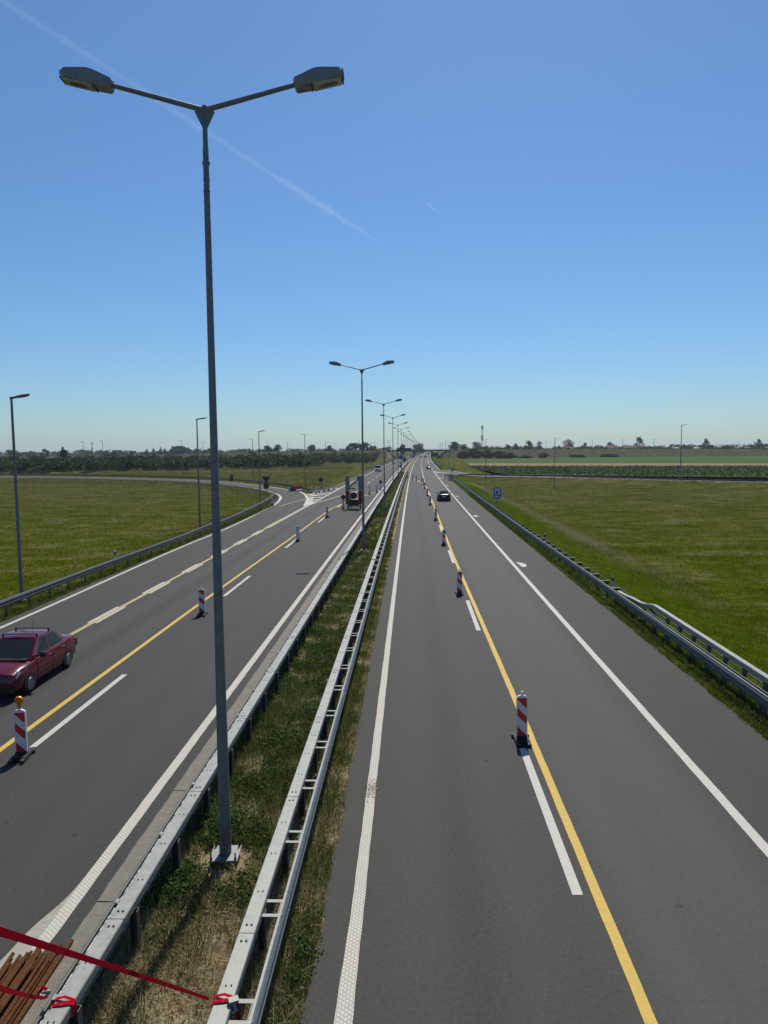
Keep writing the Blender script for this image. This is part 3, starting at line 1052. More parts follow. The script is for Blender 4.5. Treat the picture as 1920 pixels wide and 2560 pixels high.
lv = [RP(-17.95 + .25 * S((y - 40) / 20) - .15 * S((y - 55) / 12), y)[:2] for y in ys(4, 66, 2)] + \
     [RP(o, y)[:2] for y, o in ((70, -17.65), (76, -17.85), (84, -18.25), (92, -18.7), (98.5, -19.15), (104, -19.7), (109, -20.3), (112.5, -20.8))]
simple_rail('verge_guardrail', 'grey W-beam guardrail on the left verge curving into the slip road', lv, .44, 2.05, 1)
simple_rail('ramp_guardrail', 'long grey guardrail along the outer bend of the left slip road', off_path(LF, -1.6)[2:-3], .42, 4.2, 1)
simple_rail('ramp_guardrail', 'dark guardrail farther back in front of the bushes on the left', smooth_path(RAIL2), .42, 4.0, 1, most=60)
rr = [p for p in off_path(RRs, -4.4) if p[1] < 197 and p[0] > 21] + [(20.3, 192.5), (18.6, 187)]
simple_rail('ramp_guardrail', 'dark guardrail on the near side of the right slip road below the corn', rr, .38, 4.0, -1, zf=lambda x, y: -.08 * S((x - 38) / 14))
simple_rail('verge_guardrail', 'distant dark guardrail on the left side of the far carriageway', [RP(-16.8 - 1.2 * S((300 - y) / 40), y)[:2] for y in ys(275, 640, 12)], .42, 4.0, 1, most=40)
simple_rail('verge_guardrail', 'distant dark guardrail along the outer edge of the right slip lane', [RP(11.2, y)[:2] for y in ys(275, 600, 12)], .42, 4.0, -1, most=40)

# ================================================================== STREET LAMPS
def lamp_head(parent, end, direction):
    """lantern at the arm's end: grey shell, bezel, glass and reflector below; direction = outward x sign"""
    sgn = direction
    L_ = .86
    tilt = R(13)
    def T(p):
        u, v, w = p
        return (end[0] + sgn * (u * math.cos(tilt) - w * math.sin(tilt)), end[1] + v, end[2] + u * math.sin(tilt) + w * math.cos(tilt))
    st = [(0, .1, .05, -.07), (.03, .135, .075, -.1), (.36, .165, .135, -.105), (.46, .165, .135, -.105), (.8, .155, .06, -.1), (.86, .12, .03, -.06)]
    b_ = MB()
    vs, fs = [], []
    for u, hw, zt, zb in st:
        for v, w in ((-hw * .88, zb), (-hw, zb + .06), (-hw, zb + .08), (-hw * .72, zt), (0, zt + .012), (hw * .72, zt), (hw, zb + .08), (hw, zb + .06), (hw * .88, zb)):
            vs.append(T((u, v, w)))
    n = 9
    for i in range(len(st) - 1):
        for k in range(n):
            k2 = (k + 1) % n
            fs.append((i * n + k, i * n + k2, (i + 1) * n + k2, (i + 1) * n + k))
    fs += [tuple(range(n)), tuple(range((len(st) - 1) * n, len(st) * n))]
    b_.add(vs, fs)
    hd = b_.build('lantern', M['lamp_shell'], parent)
    b_ = MB()
    vs = []
    for u in (.3, .82):
        for v in (-.135 if u < .5 else -.12, .135 if u < .5 else .12):
            vs.append(T((u, v, -.105)))
    for u in (.33, .79):
        for v in (-.11, .11):
            vs.append(T((u, v, -.135)))
    b_.add(vs, [(0, 1, 5, 4), (2, 3, 7, 6), (0, 2, 6, 4), (1, 3, 7, 5), (4, 5, 7, 6)])
    b_.build('glass_cover', M['lamp_glass'], hd)
    b_ = MB()
    vs = [T((.56 + .17 * math.cos(a), .075 * math.sin(a), -.139)) for a in [2 * math.pi * k / 18 for k in range(18)]]
    vs += [T((.56 + .15 * math.cos(a), .06 * math.sin(a), -.143)) for a in [2 * math.pi * k / 18 for k in range(18)]]
    b_.add(vs, [(k, (k + 1) % 18, 18 + (k + 1) % 18, 18 + k) for k in range(18)] + [tuple(range(18, 36))])
    b_.build('reflector', M['reflector'], hd)
    b_ = MB()
    for q in (.28, .83):
        b_.box(T((q, 0, -.112)), (.02, .26, .03))
    b_.build('bezel', M['galv_dark'], hd)
    return hd

def double_lamp(label):
    o = thing('street_lamp', label, 'street lamp', group='double-arm street lamps in the median')
    b_ = MB()
    b_.tube([(0, 0, .03), (0, 0, 4), (0, 0, 8), (0, 0, 12.7)], [.114, .088, .067, .05], 8)
    b_.build('pole', M['galv_pole'], o, smooth=50)
    b_ = MB(); b_.lathe([(.066, 12.42), (.066, 12.46)], 10); b_.lathe([(.058, 12.16), (.058, 12.18)], 10); b_.lathe([(.06, 11.96), (.06, 11.98)], 10)
    b_.tube([(0, 0, 12.6), (0, 0, 13.36)], [.043, .043], 8)
    b_.build('sleeve', M['galv_pole'], o)
    b_ = MB()
    b_.prism([(-.17, 13.28), (0, 13.4), (.17, 13.28), (.03, 13.0), (-.03, 13.0)], -.018, .018)
    b_.build('gusset', M['galv_pole'], o)
    for sgn, dz, ex in ((-1, .46, -1.55), (1, .48, 1.55)):
        b_ = MB(); b_.tube([(0, 0, 13.31), (ex, 0, 13.31 + dz - .06)], [.045, .038], 8)
        b_.build('arm', M['galv_pole'], o, smooth=50)
        lamp_head(o, (ex - sgn * .02, 0, 13.29 + dz - .04), sgn)
    b_ = MB(); b_.box((0, 0, .06), (.52, .52, .035))
    for a in (-1, 1):
        for c in (-1, 1):
            b_.lathe([(.024, .077), (.024, .11), (.014, .11), (.014, .2)], 7, (a * .22, c * .22, 0))
    b_.build('base_plate', M['galv_mid'], o, second=[(6, M['bolt'])])
    return o
first = None
SP = 40.5
for k in range(24):
    y = 12.8 + SP * k if k else 12.8
    off = -2.57 if k == 0 else -2.65
    loc = RP(off, y, 0.02)
    lb = 'tall grey double-arm street lamp in the median, %s from the camera' % (ORD[k] if k else 'largest and nearest')
    rz = yaw_at(y) + (.06 if k == 0 else 0)
    if first is None:
        first = double_lamp(lb); first.location = loc; first.rotation_euler = (0, 0, rz)
    else:
        dup(first, loc, rz, lb)

def single_lamp(h, label, grp, droop=.35):
    o = thing('street_lamp', label, 'street lamp', group=grp)
    b_ = MB(); b_.tube([(0, 0, -.9), (0, 0, .4), (0, 0, h - .05)], [.11, .1, .055], 8); b_.build('pole', M['galv_pole'], o, smooth=50)
    b_ = MB(); b_.tube([(-.06, 0, h - .02), (.1, 0, h), (.3, 0, h + .03)], [.07, .06, .05], 8); b_.build('bracket', M['galv_pole'], o)
    b_ = MB()
    vs, fs = [], []
    st = [(.16, .06, .05, -.02), (.3, .11, .07, -.05), (.55, .15, .09, -.05), (.8, .13, .085, -.035), (.95, .06, .06, .01)]
    for u, hw, zt, zb in st:
        for v, w in ((-hw, zb), (-hw, zb + .05), (0, zt), (hw, zb + .05), (hw, zb)):
            vs.append((u, v, h + w + u * .12))
    for i in range(4):
        for q in range(5):
            fs.append((i * 5 + q, i * 5 + (q + 1) % 5, i * 5 + 5 + (q + 1) % 5, i * 5 + 5 + q))
    fs += [tuple(range(5)), tuple(range(20, 25))]
    b_.add(vs, fs); b_.build('lantern', M['sign_dark'], o)
    b_ = MB(); b_.box((0, 0, .06), (.34, .34, .04)); b_.build('base_plate', M['galv_dark'], o)
    return o
base = None
SL = [  # x, y, height scale, yaw, label
    (-18.45, 36.1, 1.0, -.1, 'single-arm street lamp behind the left guardrail, beside the red car', 'l'),
    (-17.2, 66.9, 1.02, .25, 'single-arm street lamp behind the left guardrail, just left of the big lamp pole', 'l'),
    (-18.0, 104.6, 1.0, .1, 'single-arm street lamp between yield sign and slip road bend', 'l'),
    (-15.88, 146.2, 1.04, math.pi - .1, 'single-arm street lamp with arm to the left behind the red barriers', 'l'),
    (-34.8, 192, 1.07, math.pi - .2, 'street lamp behind the outer guardrail of the left slip road, near the dark board', 'l'),
    (-100.3, 241.6, 1.1, math.pi, 'street lamp at the far left behind the slip road, next to the lone poplar', 'l'),
    (-116.9, 301, 1.17, math.pi, 'thin distant street lamp in front of the left bushes, right of the utility pole', 'l'),
    (-65.7, 235.6, 1.09, math.pi, 'street lamp in front of the bushes below the row of pointed trees', 'l'),
    (-78.7, 315, 1.1, 0, 'thin distant street lamp in the bushes, hugging the nearest big lamp pole', 'l'),
    (-52.5, 363, 1.1, math.pi, 'distant street lamp in the bushes right of the yield sign', 'l'),
    (-24.5, 373, 1.06, math.pi, 'distant street lamp in the bushes above the hatched nose', 'l'),
    (-5.0, 286.5, .98, 0, 'distant street lamp beside the left carriageway behind the second big lamp', 'l'),
    (26.9, 190, .98, 0, 'street lamp on the inside of the right slip road bend, near the blue arrow signs', 'r'),
    (23.9, 263.6, .98, 0, 'street lamp by the merging nose of the right slip road', 'r'),
    (24.65, 303, .95, math.pi, 'first of three close distant street lamps right of the green board', 'r'),
    (24.98, 317.3, .94, math.pi, 'second of three close distant street lamps right of the green board', 'r'),
    (26.6, 350.2, .935, math.pi, 'last and farthest of three close street lamps right of the green board', 'r'),
    (35.8, 151, 1.03, 0, 'street lamp on the grass slope above the fuel sign', 'r'),
    (67.4, 163.7, 1.22, 0, 'tallest street lamp at the far right in front of the corn field', 'r'),
    (24.5, 251.5, .71, math.pi, 'short dark lamp pole beside the right slip road bend', 'r')]
for x, y, s_, rz, lb, g in SL:
    grp = 'single-arm street lamps along the %s slip road' % ('left' if g == 'l' else 'right')
    if base is None:
        base = single_lamp(10.25, lb, grp); base.location = (x, y, 0); base.rotation_euler = (0, 0, rz); o = base
    else:
        o = dup(base, (x, y, gz(x, y) + .06), rz, lb, grp)
    o.scale = (s_, s_, s_)

# ================================================================== WARNING PANELS (delineators)
def clip_band(w, h, s0, s1, z0):
    """part of rectangle where s0 <= (h - z) - u <= s1 ; u from left"""
    poly = [(0, 0), (w, 0), (w, h), (0, h)]
    def cl(poly, sign, lim):
        out = []
        for i in range(len(poly)):
            p, q = poly[i], poly[(i + 1) % len(poly)]
            fp = sign * ((h - p[1]) - p[0] - lim); fq = sign * ((h - q[1]) - q[0] - lim)
            if fp >= 0: out.append(p)
            if (fp > 0 and fq < 0) or (fp < 0 and fq > 0):
                k = fp / (fp - fq)
                out.append((p[0] + (q[0] - p[0]) * k, p[1] + (q[1] - p[1]) * k))
        return out
    poly = cl(poly, 1, s0)
    if len(poly) > 2: poly = cl(poly, -1, s1)
    return [(u - w / 2, z + z0) for u, z in poly]
def panel(label, striped=True, flasher=False, disc=False, grp='warning panels along the motorway', cap=None):
    o = thing('warning_panel', label, 'traffic panel', group=grp)
    W_, H_, z0 = .235, .98, .17
    b_ = MB()
    fr = []
    for x, z in ((-.14, z0 - .02), (.14, z0 - .02), (.142, z0 + .9), (.135, z0 + 1.0), (.1, z0 + 1.035), (.03, z0 + 1.06), (-.03, z0 + 1.06), (-.1, z0 + 1.035), (-.135, z0 + 1.0), (-.142, z0 + .9)):
        fr.append((x, z))
    b_.prism(fr, -.03, .03)
    b_.build('board', M['white_plastic'] if striped else M['grey_back'], o)
    b_ = MB()
    for s0, s1 in ((-.25, .04), (.25, .46), (.74, 1.3)):
        P = clip_band(W_, H_, s0, s1, z0)
        if len(P) > 2 and striped:
            b_.prism(P, -.0345, -.0302)
    if striped:
        b_.build('red_stripes', M['red_film'], o)
    else:
        b_.box((0, -.034, z0 + .5), (.19, .008, .86)); b_.build('rib', M['white_plastic'], o)
    b_ = MB()
    b_.box((0, 0, .05), (.36, .5, .1)); b_.box((0, 0, .12), (.24, .2, .09))
    for sx in (-1, 1):
        b_.box((sx * .14, 0, .045), (.09, .84, .075)); b_.box((sx * .2, .25, .05), (.06, .1, .06))
    b_.build('base', M['rubber'], o)
    b_ = MB()
    if flasher:
        b_.lathe([(.025, z0 + 1.05), (.025, z0 + 1.12), (.05, z0 + 1.13), (.05, z0 + 1.2)], 10)
        b_.build('lamp_holder', M['amber'], o)
        b_ = MB(); b_.lathe([(.03, -.055), (.085, -.05), (.1, -.02), (.1, .02), (.085, .05), (.03, .055)], 18, (0, 0, z0 + 1.29), 'Y')
        b_.build('warning_light', M['amber'], o, smooth=40)
    else:
        b_.lathe([(.06, z0 + 1.05), (.03, z0 + 1.08), (.02, z0 + 1.12), (.028, z0 + 1.13), (.028, z0 + 1.15)], 10)
        b_.build('handle', M['white_plastic'], o)
    if disc:
        b_ = MB(); b_.lathe([(.3, -.012), (.3, .012)], 24, (0, -.05, z0 + 1.33), 'Y'); b_.lathe([(.02, z0 + .7), (.02, z0 + 1.6)], 8)
        b_.build('round_plate', M['sign_dark'], o)
    if cap:
        b_ = MB(); b_.lathe([(.07, z0 + 1.1), (.095, z0 + 1.18), (.07, z0 + 1.26)], 12); b_.build('cap', M['black'], o)
    return o
P_str = P_back = None
def put(kind, x, y, rz, label, grp):
    global P_str, P_back
    if kind == 's':
        if P_str is None:
            P_str = panel(label, True, grp=grp); P_str.location = (x, y, .004); P_str.rotation_euler = (0, 0, rz); return P_str
        return dup(P_str, (x, y, .004), rz, label, grp)
    if P_back is None:
        P_back = panel(label, False, grp=grp); P_back.location = (x, y, .004); P_back.rotation_euler = (0, 0, rz); return P_back
    return dup(P_back, (x, y, .004), rz, label, grp)
GR = 'striped warning panels beside the yellow line of the right carriageway'
dr = [(3.75, 18.05), (3.42, 37.0), (3.47, 56.2), (3.48, 76.0, 'f'), (3.4, 96.8), (3.4, 115.5), (3.28, 136.5), (3.28, 152.8), (2.92, 163.6), (1.75, 170.5), (.75, 178), (-.45, 185)]
for i, q in enumerate(dr):
    lb = 'red and white striped panel by the right yellow line, %s from the camera' % ORD[i]
    x, y = C(q[1]) + q[0], q[1]
    if len(q) > 2:
        o = panel('striped panel with an amber lamp, fourth along the right yellow line', True, True, grp=GR); o.location = (x, y, .004); o.rotation_euler = (0, 0, -.05)
    else:
        put('s', x, y, [-.02, -.05, -.03, 0, -.06, .02, -.04, 0, .05, .1, .1, .0][i], lb, GR)
GL = 'warning panels beside the yellow line of the left carriageway'
o = panel('striped panel topped by a round amber lamp, lower left by the red car', True, True, grp=GL); o.location = (C(17.3) - 8.78, 17.3, .004); o.rotation_euler = (0, 0, .12)
put('s', C(32.7) - 8.75, 32.7, .1, 'red and white striped panel just left of the nearest lamp pole', GL)
put('b', C(59.3) - 8.5, 59.3, .1, 'plain pale panel seen from behind beside the left yellow line', GL)
put('s', C(80) - 8.5, 80, -.1, 'striped panel on the left carriageway, nearest before the arrow trailer', GL)
o = panel('pale panel with a round dark plate on top, left of the arrow trailer', False, False, True, grp=GL); o.location = (C(92) - 7.85, 92, .004)
o = panel('pale panel with a black ball on top behind the arrow trailer', False, False, False, grp=GL, cap=True); o.location = (C(121.2) - 6.25, 121.2, .004)
put('b', C(127) - 5.35, 127, 0, 'pale panel between the ball-topped one and the round plate by the median rail', GL)
o = panel('pale panel with a round plate close to the median rail, past the trailer', False, False, True, grp=GL); o.location = (C(134) - 4.98, 134, .004)
GS = 'panels along the hard shoulder of the far left carriageway'
sh = [(-13.75, 189), (-13.6, 205), (-13.8, 224.2), (-13.85, 244), (-13.9, 257)] + [(-13.95, 275 + 15 * i) for i in range(13)]
for i, (o_, y) in enumerate(sh):
    lb = '%s panel on the left hard shoulder line, %s behind the trailer' % ('pale' if i % 3 == 0 else 'striped', ORD[i])
    put('b' if i % 3 == 0 else 's', C(y) + o_, y, .1, lb, GS)
GG = 'striped panels closing the hatched nose of the left slip road'
for i, (o_, y, k, fl) in enumerate([(-16.75, 126.2, 's', 0), (-15.7, 124.2, 'b', 0), (-15.35, 126, 's', 0), (-14.75, 128.2, 's', 0), (-14.6, 133.3, 's', 0), (-14.05, 137.4, 'b', 1)]):
    lb = '%s panel at the hatched nose, %s from the red barriers' % ('pale' if k == 'b' else 'striped', ORD[i])
    if fl:
        o = panel('pale panel with an amber lamp at the far end of the hatched nose', False, True, grp=GG); o.location = (C(y) + o_, y, .01)
    else:
        put(k, C(y) + o_, y, [.3, .1, -.3, -.2, -.1, 0][i], lb, GG)
put('s', -15.4, 99.3, .2, 'striped panel alone on the slip road edge at the end of the left guardrail', 'warning panels along the motorway')
GQ = 'striped panels closing the nose of the right slip road'
for i, (o_, y) in enumerate([(9.05, 182), (9.5, 174.5), (9.75, 169.7)]):
    put('s', C(y) + o_, y, .1 * i, 'striped panel on the right shoulder by the guardrail end, %s of three' % ['farthest', 'middle', 'nearest'][i], GQ)
o = thing('direction_sign', 'round blue sign leaning on the striped panel by the right guardrail end', 'road sign', RP(9.95, 169.2, .0), .2)
mb = MB(); mb.lathe([(.42, -.012), (.42, .012)], 24, (0, 0, 1.05), 'Y'); mb.build('plate', M['sign_blue'], o)
mb = MB(); mb.prism([(-.28, 1.02), (.05, 1.02), (.05, .9), (.28, 1.08), (.05, 1.26), (.05, 1.14), (-.28, 1.14)], -.022, -.014); mb.build('arrow', M['sign_white'], o)
mb = MB(); mb.lathe([(.03, 0), (.03, 1.3)], 8, (0, .04, 0)); mb.box((0, .04, .04), (.5, .4, .08)); mb.build('post', M['galv_dark'], o)

# marker posts on the guardrails
def marker(label):
    o = thing('marker_post', label, 'marker post', group='white marker posts on the guardrails')
    b_ = MB(); b_.prism([(-.06, .5), (.06, .5), (.06, 1.12), (-.06, 1.2)], -.02, .02); b_.build('body', M['white_plastic'], o)
    b_ = MB(); b_.box((0, 0, .95), (.125, .046, .2)); b_.build('dark_band', M['black'], o)
    b_ = MB(); b_.box((0, -.027, .95), (.05, .008, .14)); b_.build('reflector', M['lamp_clear'], o)
    return o
mk = None
ML = [(-18.3, 46.3), (-18.25, 68.5), (-19.0, 84.5), (-20.3, 97)]
MRt = [(11.05, 35.8), (11.0, 54), (11.0, 86), (10.95, 106), (10.9, 126), (10.95, 146), (11.0, 163)]
for side, lst in (('left', ML), ('right', MRt)):
    for i, (o_, y) in enumerate(lst):
        lb = 'small white marker post on the %s verge guardrail, %s from the camera' % (side, ORD[i])
        if mk is None:
            mk = marker(lb); mk.location = RP(o_, y, 0)
        else:
            dup(mk, RP(o_, y, 0), 0, lb)
for i, k in enumerate((8, 16, 24, 32, 40, 47, 53)):
    x, y = off_path(LF, -1.9)[k]
    dup(mk, (x, y, .15), 0, 'tiny white marker post on the outer slip road guardrail, %s from the left' % ORD[i].replace('nearest', 'first'))
for i, k in enumerate((14, 22, 30, 38, 46, 54, 60)):
    x, y = LN[k]
    dup(mk, (x - .1, y - .6, -.35), 0, 'tiny marker post on the inner left slip road edge, %s from the left' % ORD[i].replace('nearest', 'first'))

# ================================================================== ROAD SIGNS
def sign_post(parent, h, r=.035, x=0):
    b_ = MB(); b_.lathe([(r, -1.0), (r, h)], 8, (x, .03, 0)); return b_.build('post', M['galv_dark'], parent)
def text(parent, s_, size, loc, m, name='lettering'):
    cu = bpy.data.curves.new(name, 'FONT')
    cu.body = s_; cu.size = size; cu.align_x = 'CENTER'; cu.extrude = .003; cu.offset = .006
    cu.materials.append(m)
    o = bpy.data.objects.new(name, cu); COL.objects.link(o)
    me = bpy.data.meshes.new_from_object(o.evaluated_get(bpy.context.evaluated_depsgraph_get()))
    bpy.data.objects.remove(o)
    me.name = name
    if not me.materials: me.materials.append(m)
    o = bpy.data.objects.new(name, me); COL.objects.link(o)
    o.location = loc; o.rotation_euler = (math.pi / 2, 0, 0); o.parent = parent
    return o
fs_ = thing('fuel_sign', 'blue fuel station sign reading 500 m on the right verge', 'road sign', (14.35, 91, -.35), -.1)
sign_post(fs_, 2.9)
mb = MB(); mb.box((0, 0, 2.27), (.92, .03, 1.36)); mb.build('plate', M['sign_blue'], fs_)
mb = MB(); mb.box((0, -.018, 2.27 + .67), (.9, .008, .03)); mb.box((0, -.018, 2.27 - .67), (.9, .008, .03))
for sx in (-1, 1): mb.box((sx * .45, -.018, 2.27), (.03, .008, 1.31))
mb.build('border', M['sign_blue'], fs_)
mb = MB(); mb.box((0, -.021, 2.47), (.62, .012, .74)); mb.build('white_field', M['sign_white'], fs_)
mb = MB()
mb.box((-.04, -.031, 2.45), (.3, .008, .46)); mb.box((-.04, -.031, 2.21), (.38, .008, .05))
mb.tube([(.11, -.031, 2.42), (.19, -.031, 2.42), (.19, -.031, 2.6), (.14, -.031, 2.68)], .018, 4)
mb.build('fuel_pump', M['black'], fs_)
mb = MB(); mb.box((-.04, -.038, 2.58), (.2, .008, .12)); mb.build('pump_window', M['sign_white'], fs_)
text(fs_, '500 m', .27, (0, -.022, 1.73), M['sign_white'])

y_s = thing('yield_sign', 'back of a triangular yield sign above a round sign by the left slip road', 'road sign', (-20.1, 123, -.35), .1)
sign_post(y_s, 3.4)
mb = MB(); mb.prism([(-.68, 3.45), (.68, 3.45), (.72, 3.38), (.05, 2.3), (-.05, 2.3), (-.72, 3.38)], -.02, .01); mb.build('triangle_plate', M['sign_dark'], y_s)
mb = MB(); mb.lathe([(.5, -.015), (.5, .015)], 28, (0, -.01, 1.78), 'Y'); mb.build('round_plate', M['sign_dark'], y_s)
rs = thing('round_sign', 'back of a round road sign on the grass behind the hatched nose', 'road sign', (-12.4, 142, -.1), 0)
sign_post(rs, 2.3)
mb = MB(); mb.lathe([(.46, -.015), (.46, .015)], 28, (0, -.01, 1.75), 'Y'); mb.build('round_plate', M['sign_dark'], rs)
mb = MB(); mb.box((0, -.045, 1.75), (.05, .03, .8)); mb.build('clamp_bar', M['galv_dark'], rs)
bs = thing('board_sign', 'dark rectangular sign board on a thin post inside the left slip road bend', 'road sign', (-32, 151.5, -.45), .1)
sign_post(bs, 2.8)
mb = MB(); mb.box((0, 0, 2.25), (.68, .04, 1.3)); mb.build('plate', M['sign_dark'], bs)
mb = MB(); mb.box((0, -.03, 2.55), (.66, .03, .05)); mb.box((0, -.03, 1.95), (.66, .03, .05)); mb.build('clamp_bar', M['galv_dark'], bs)
fr_ = thing('round_sign', 'dark round sign on a post beside the far left hard shoulder', 'road sign', (-6.3, 265, -.1), 0)
sign_post(fr_, 3.5)
mb = MB(); mb.lathe([(.4, -.015), (.4, .015)], 24, (0, -.01, 3.15), 'Y'); mb.build('round_plate', M['sign_dark'], fr_)
ms = thing('round_sign', 'two round sign backs one above the other on a median post', 'road sign', RP(-3.05, 224, 0), 0)
sign_post(ms, 3.7)
mb = MB(); mb.lathe([(.42, -.015), (.42, .015)], 24, (0, -.01, 3.2), 'Y'); mb.build('upper_plate', M['grey_back'], ms)
mb = MB(); mb.lathe([(.42, -.015), (.42, .015)], 24, (0, -.01, 2.25), 'Y'); mb.build('lower_plate', M['sign_dark'], ms)
def arrow_sign(loc, h, r, label, tri=False):
    o = thing('direction_sign', label, 'road sign', loc, -.1)
    sign_post(o, h + r)
    b_ = MB(); b_.lathe([(r, -.015), (r, .015)], 28, (0, -.01, h), 'Y'); b_.build('plate', M['sign_blue'], o)
    b_ = MB(); b_.prism([(-.09 * r / .5, h - .34 * r / .5), (.09 * r / .5, h - .34 * r / .5), (.09 * r / .5, h), (.24 * r / .5, h), (0, h + .36 * r / .5), (-.24 * r / .5, h), (-.09 * r / .5, h)], -.034, -.026); b_.build('arrow', M['sign_white'], o)
    if tri:
        b_ = MB(); b_.prism([(-.5, h + r + .86), (.5, h + r + .86), (0, h + r + .03)], -.02, .01); b_.build('triangle_plate', M['red_film'], o)
        b_ = MB(); b_.prism([(-.33, h + r + .76), (.33, h + r + .76), (0, h + r + .22)], -.028, -.021); b_.build('triangle_field', M['sign_white'], o)
    return o
arrow_sign((20.25, 212.6, -.2), 1.65, .52, 'large round blue sign with white arrow at the right slip road nose')
arrow_sign((28.2, 206, .0), 1.35, .42, 'round blue arrow sign below a red and white triangle near the corn', True)
gs = thing('motorway_sign', 'small green motorway sign standing in front of the corn field', 'road sign', (35.2, 212, -.15), -.1)
sign_post(gs, 2.5, .03, -.3); sign_post(gs, 2.5, .03, .3)
mb = MB(); mb.box((0, 0, 1.6), (.84, .03, 1.35)); mb.build('plate', M['sign_green'], gs)
mb = MB(); mb.prism([(-.24, 1.05), (-.05, 1.05), (-.03, 2.1), (-.09, 2.1)], -.026, -.017); mb.prism([(.05, 1.05), (.24, 1.05), (.09, 2.1), (.03, 2.1)], -.026, -.017); mb.box((0, -.022, 1.78), (.5, .008, .07)); mb.build('road_symbol', M['sign_white'], gs)
gb = thing('direction_board', 'big green direction board beside the right lanes before the overpass', 'road sign', RP(12.6, 482, 0), -.05)
sign_post(gb, 5.3, .1, -1.5); sign_post(gb, 5.3, .1, 1.5)
mb = MB(); mb.box((0, -.12, 3.7), (4.1, .06, 2.9)); mb.build('board', M['sign_green'], gb)
mb = MB(); mb.box((0, -.16, 5.05), (4.0, .02, .06)); mb.box((0, -.16, 2.35), (4.0, .02, .06)); mb.build('border', M['sign_white'], gb)
gg = thing('sign_gantry', 'dark sign gantry seen from behind across the far left carriageway', 'gantry', RP(-9.2, 545, 0), yaw_at(545))
for sx in (-6.8, 6.0):
    mb = MB(); mb.tube([(sx, 0, 0), (sx, 0, 8.2)], .16, 8); mb.build('upright', M['sign_dark'], gg)
mb = MB(); mb.box((-.4, 0, 7.7), (13, .3, .25)); mb.box((-.4, 0, 6.5), (13, .3, .25))
for i in range(9): mb.tube([(-6.6 + 1.5 * i, 0, 6.5), (-5.9 + 1.5 * i, 0, 7.7)], .05, 4)
mb.build('truss', M['sign_dark'], gg)
for x0, w_ in ((-4.3, 4.0), (2.1, 5.2)):
    mb = MB(); mb.box((x0, -.3, 7.0), (w_, .1, 2.7))
    for i in range(4): mb.box((x0 - w_ / 2 + .4 + i * (w_ - .8) / 3, -.4, 7.0), (.1, .1, 2.6))
    mb.build('sign_board', M['sign_dark'], gg)

# ================================================================== ARROW TRAILER
tr = thing('arrow_trailer', 'lane closure trailer with dark arrow lamps and red side panels on the left carriageway', 'trailer', (C(91) - 6.4, 91, 0), 0)
mb = MB()
for sx in (-1, 1):
    mb.box((sx * .55, .6, .5), (.07, 2.6, .1)); mb.tube([(sx * .55, -.7, .5), (0, -1.75, .47)], .05, 6)
mb.box((0, .2, .5), (1.2, .08, .1)); mb.box((0, 1.8, .5), (1.2, .08, .1)); mb.tube([(0, -1.7, .47), (0, -2.1, .46)], .06, 8)
mb.build('chassis', M['galv_dark'], tr)
mb = MB(); mb.box((0, .6, .66), (1.25, 1.5, .12)); mb.box((0, .1, .98), (1.12, .5, .5)); mb.build('battery_box', M['black'], tr)
mb = MB(); mb.tube([(-.62, -.1, .6), (.62, -.1, .6)], .035, 6); mb.tube([(-.62, -.1, .6), (-.55, -.75, .32), (-.2, -.95, .25)], .035, 6); mb.tube([(.62, -.1, .6), (.55, -.75, .32), (.2, -.95, .25)], .035, 6); mb.box((0, -.3, .42), (.9, .3, .2))
mb.build('tow_frame', M['galv'], tr)
for sx in (-1, 1):
    mb = MB(); mb.lathe([(.3, -.1), (.34, -.06), (.34, .06), (.3, .1)], 20, (sx * .78, .6, .34), 'X'); w_ = mb.build('wheel', M['tyre'], tr)
    mb = MB(); mb.lathe([(.17, sx * .09), (.17, sx * .105)], 14, (sx * .78, .6, .34), 'X'); mb.build('rim', M['rim'], w_)
    mb = MB(); mb.tube([(sx * .78 - .02, .6 + .42 * math.cos(a), .36 + .42 * math.sin(a)) for a in [math.pi * k / 8 for k in range(9)]], .05, 4); mb.build('mudguard', M['galv_dark'], tr)
    mb = MB(); mb.box((sx * .83, .0, 1.52), (.44, .04, 1.68)); mb.build('red_panel', M['red_dark'], tr)
    mb = MB(); mb.box((sx * .82, .0, 2.84), (.42, .04, .9)); mb.box((sx * .82, .0, 3.76), (.42, .04, .88)); mb.build('grey_panel', M['panel_grey'], tr)
mb = MB()
for sx in (-1, 1):
    mb.box((sx * .58, .04, 2.4), (.05, .05, 3.6)); mb.box((sx * 1.05, .04, 2.4), (.03, .04, 3.6))
for z in (2.4, 3.3, 4.2, 2.28): mb.box((0, .06, z), (2.1, .04, .035))
mb.box((0.05, .06, 3.3), (.03, .03, 1.8)); mb.tube([(.5, .06, 4.1), (.15, .06, 2.75)], .018, 4)
mb.tube([(-.58, .2, .7), (-.58, .75, 2.3)], .03, 5); mb.tube([(.58, .2, .7), (.58, .75, 2.3)], .03, 5)
mb.build('frame', M['galv_dark'], tr)
for u, v in ((407, 663), (433, 640), (460, 613), (485, 590), (510, 563), (535, 540), (407, 700), (443, 700), (480, 702)):
    mb = MB(); mb.lathe([(.08, -.06), (.115, -.04), (.115, .06)], 16, ((u - 466) / 137.0, .0, .62 + (975 - v) / 137.0), 'Y'); mb.build('arrow_lamp', M['black'], tr)
mb = MB(); mb.lathe([(.43, -.02), (.43, .02)], 28, (0, .0, 1.72), 'Y'); mb.build('round_sign_back', M['black'], tr)
mb = MB(); mb.box((-.42, .5, 1.5), (.16, .25, 1.3)); mb.build('control_cabinet', M['panel_grey'], tr)

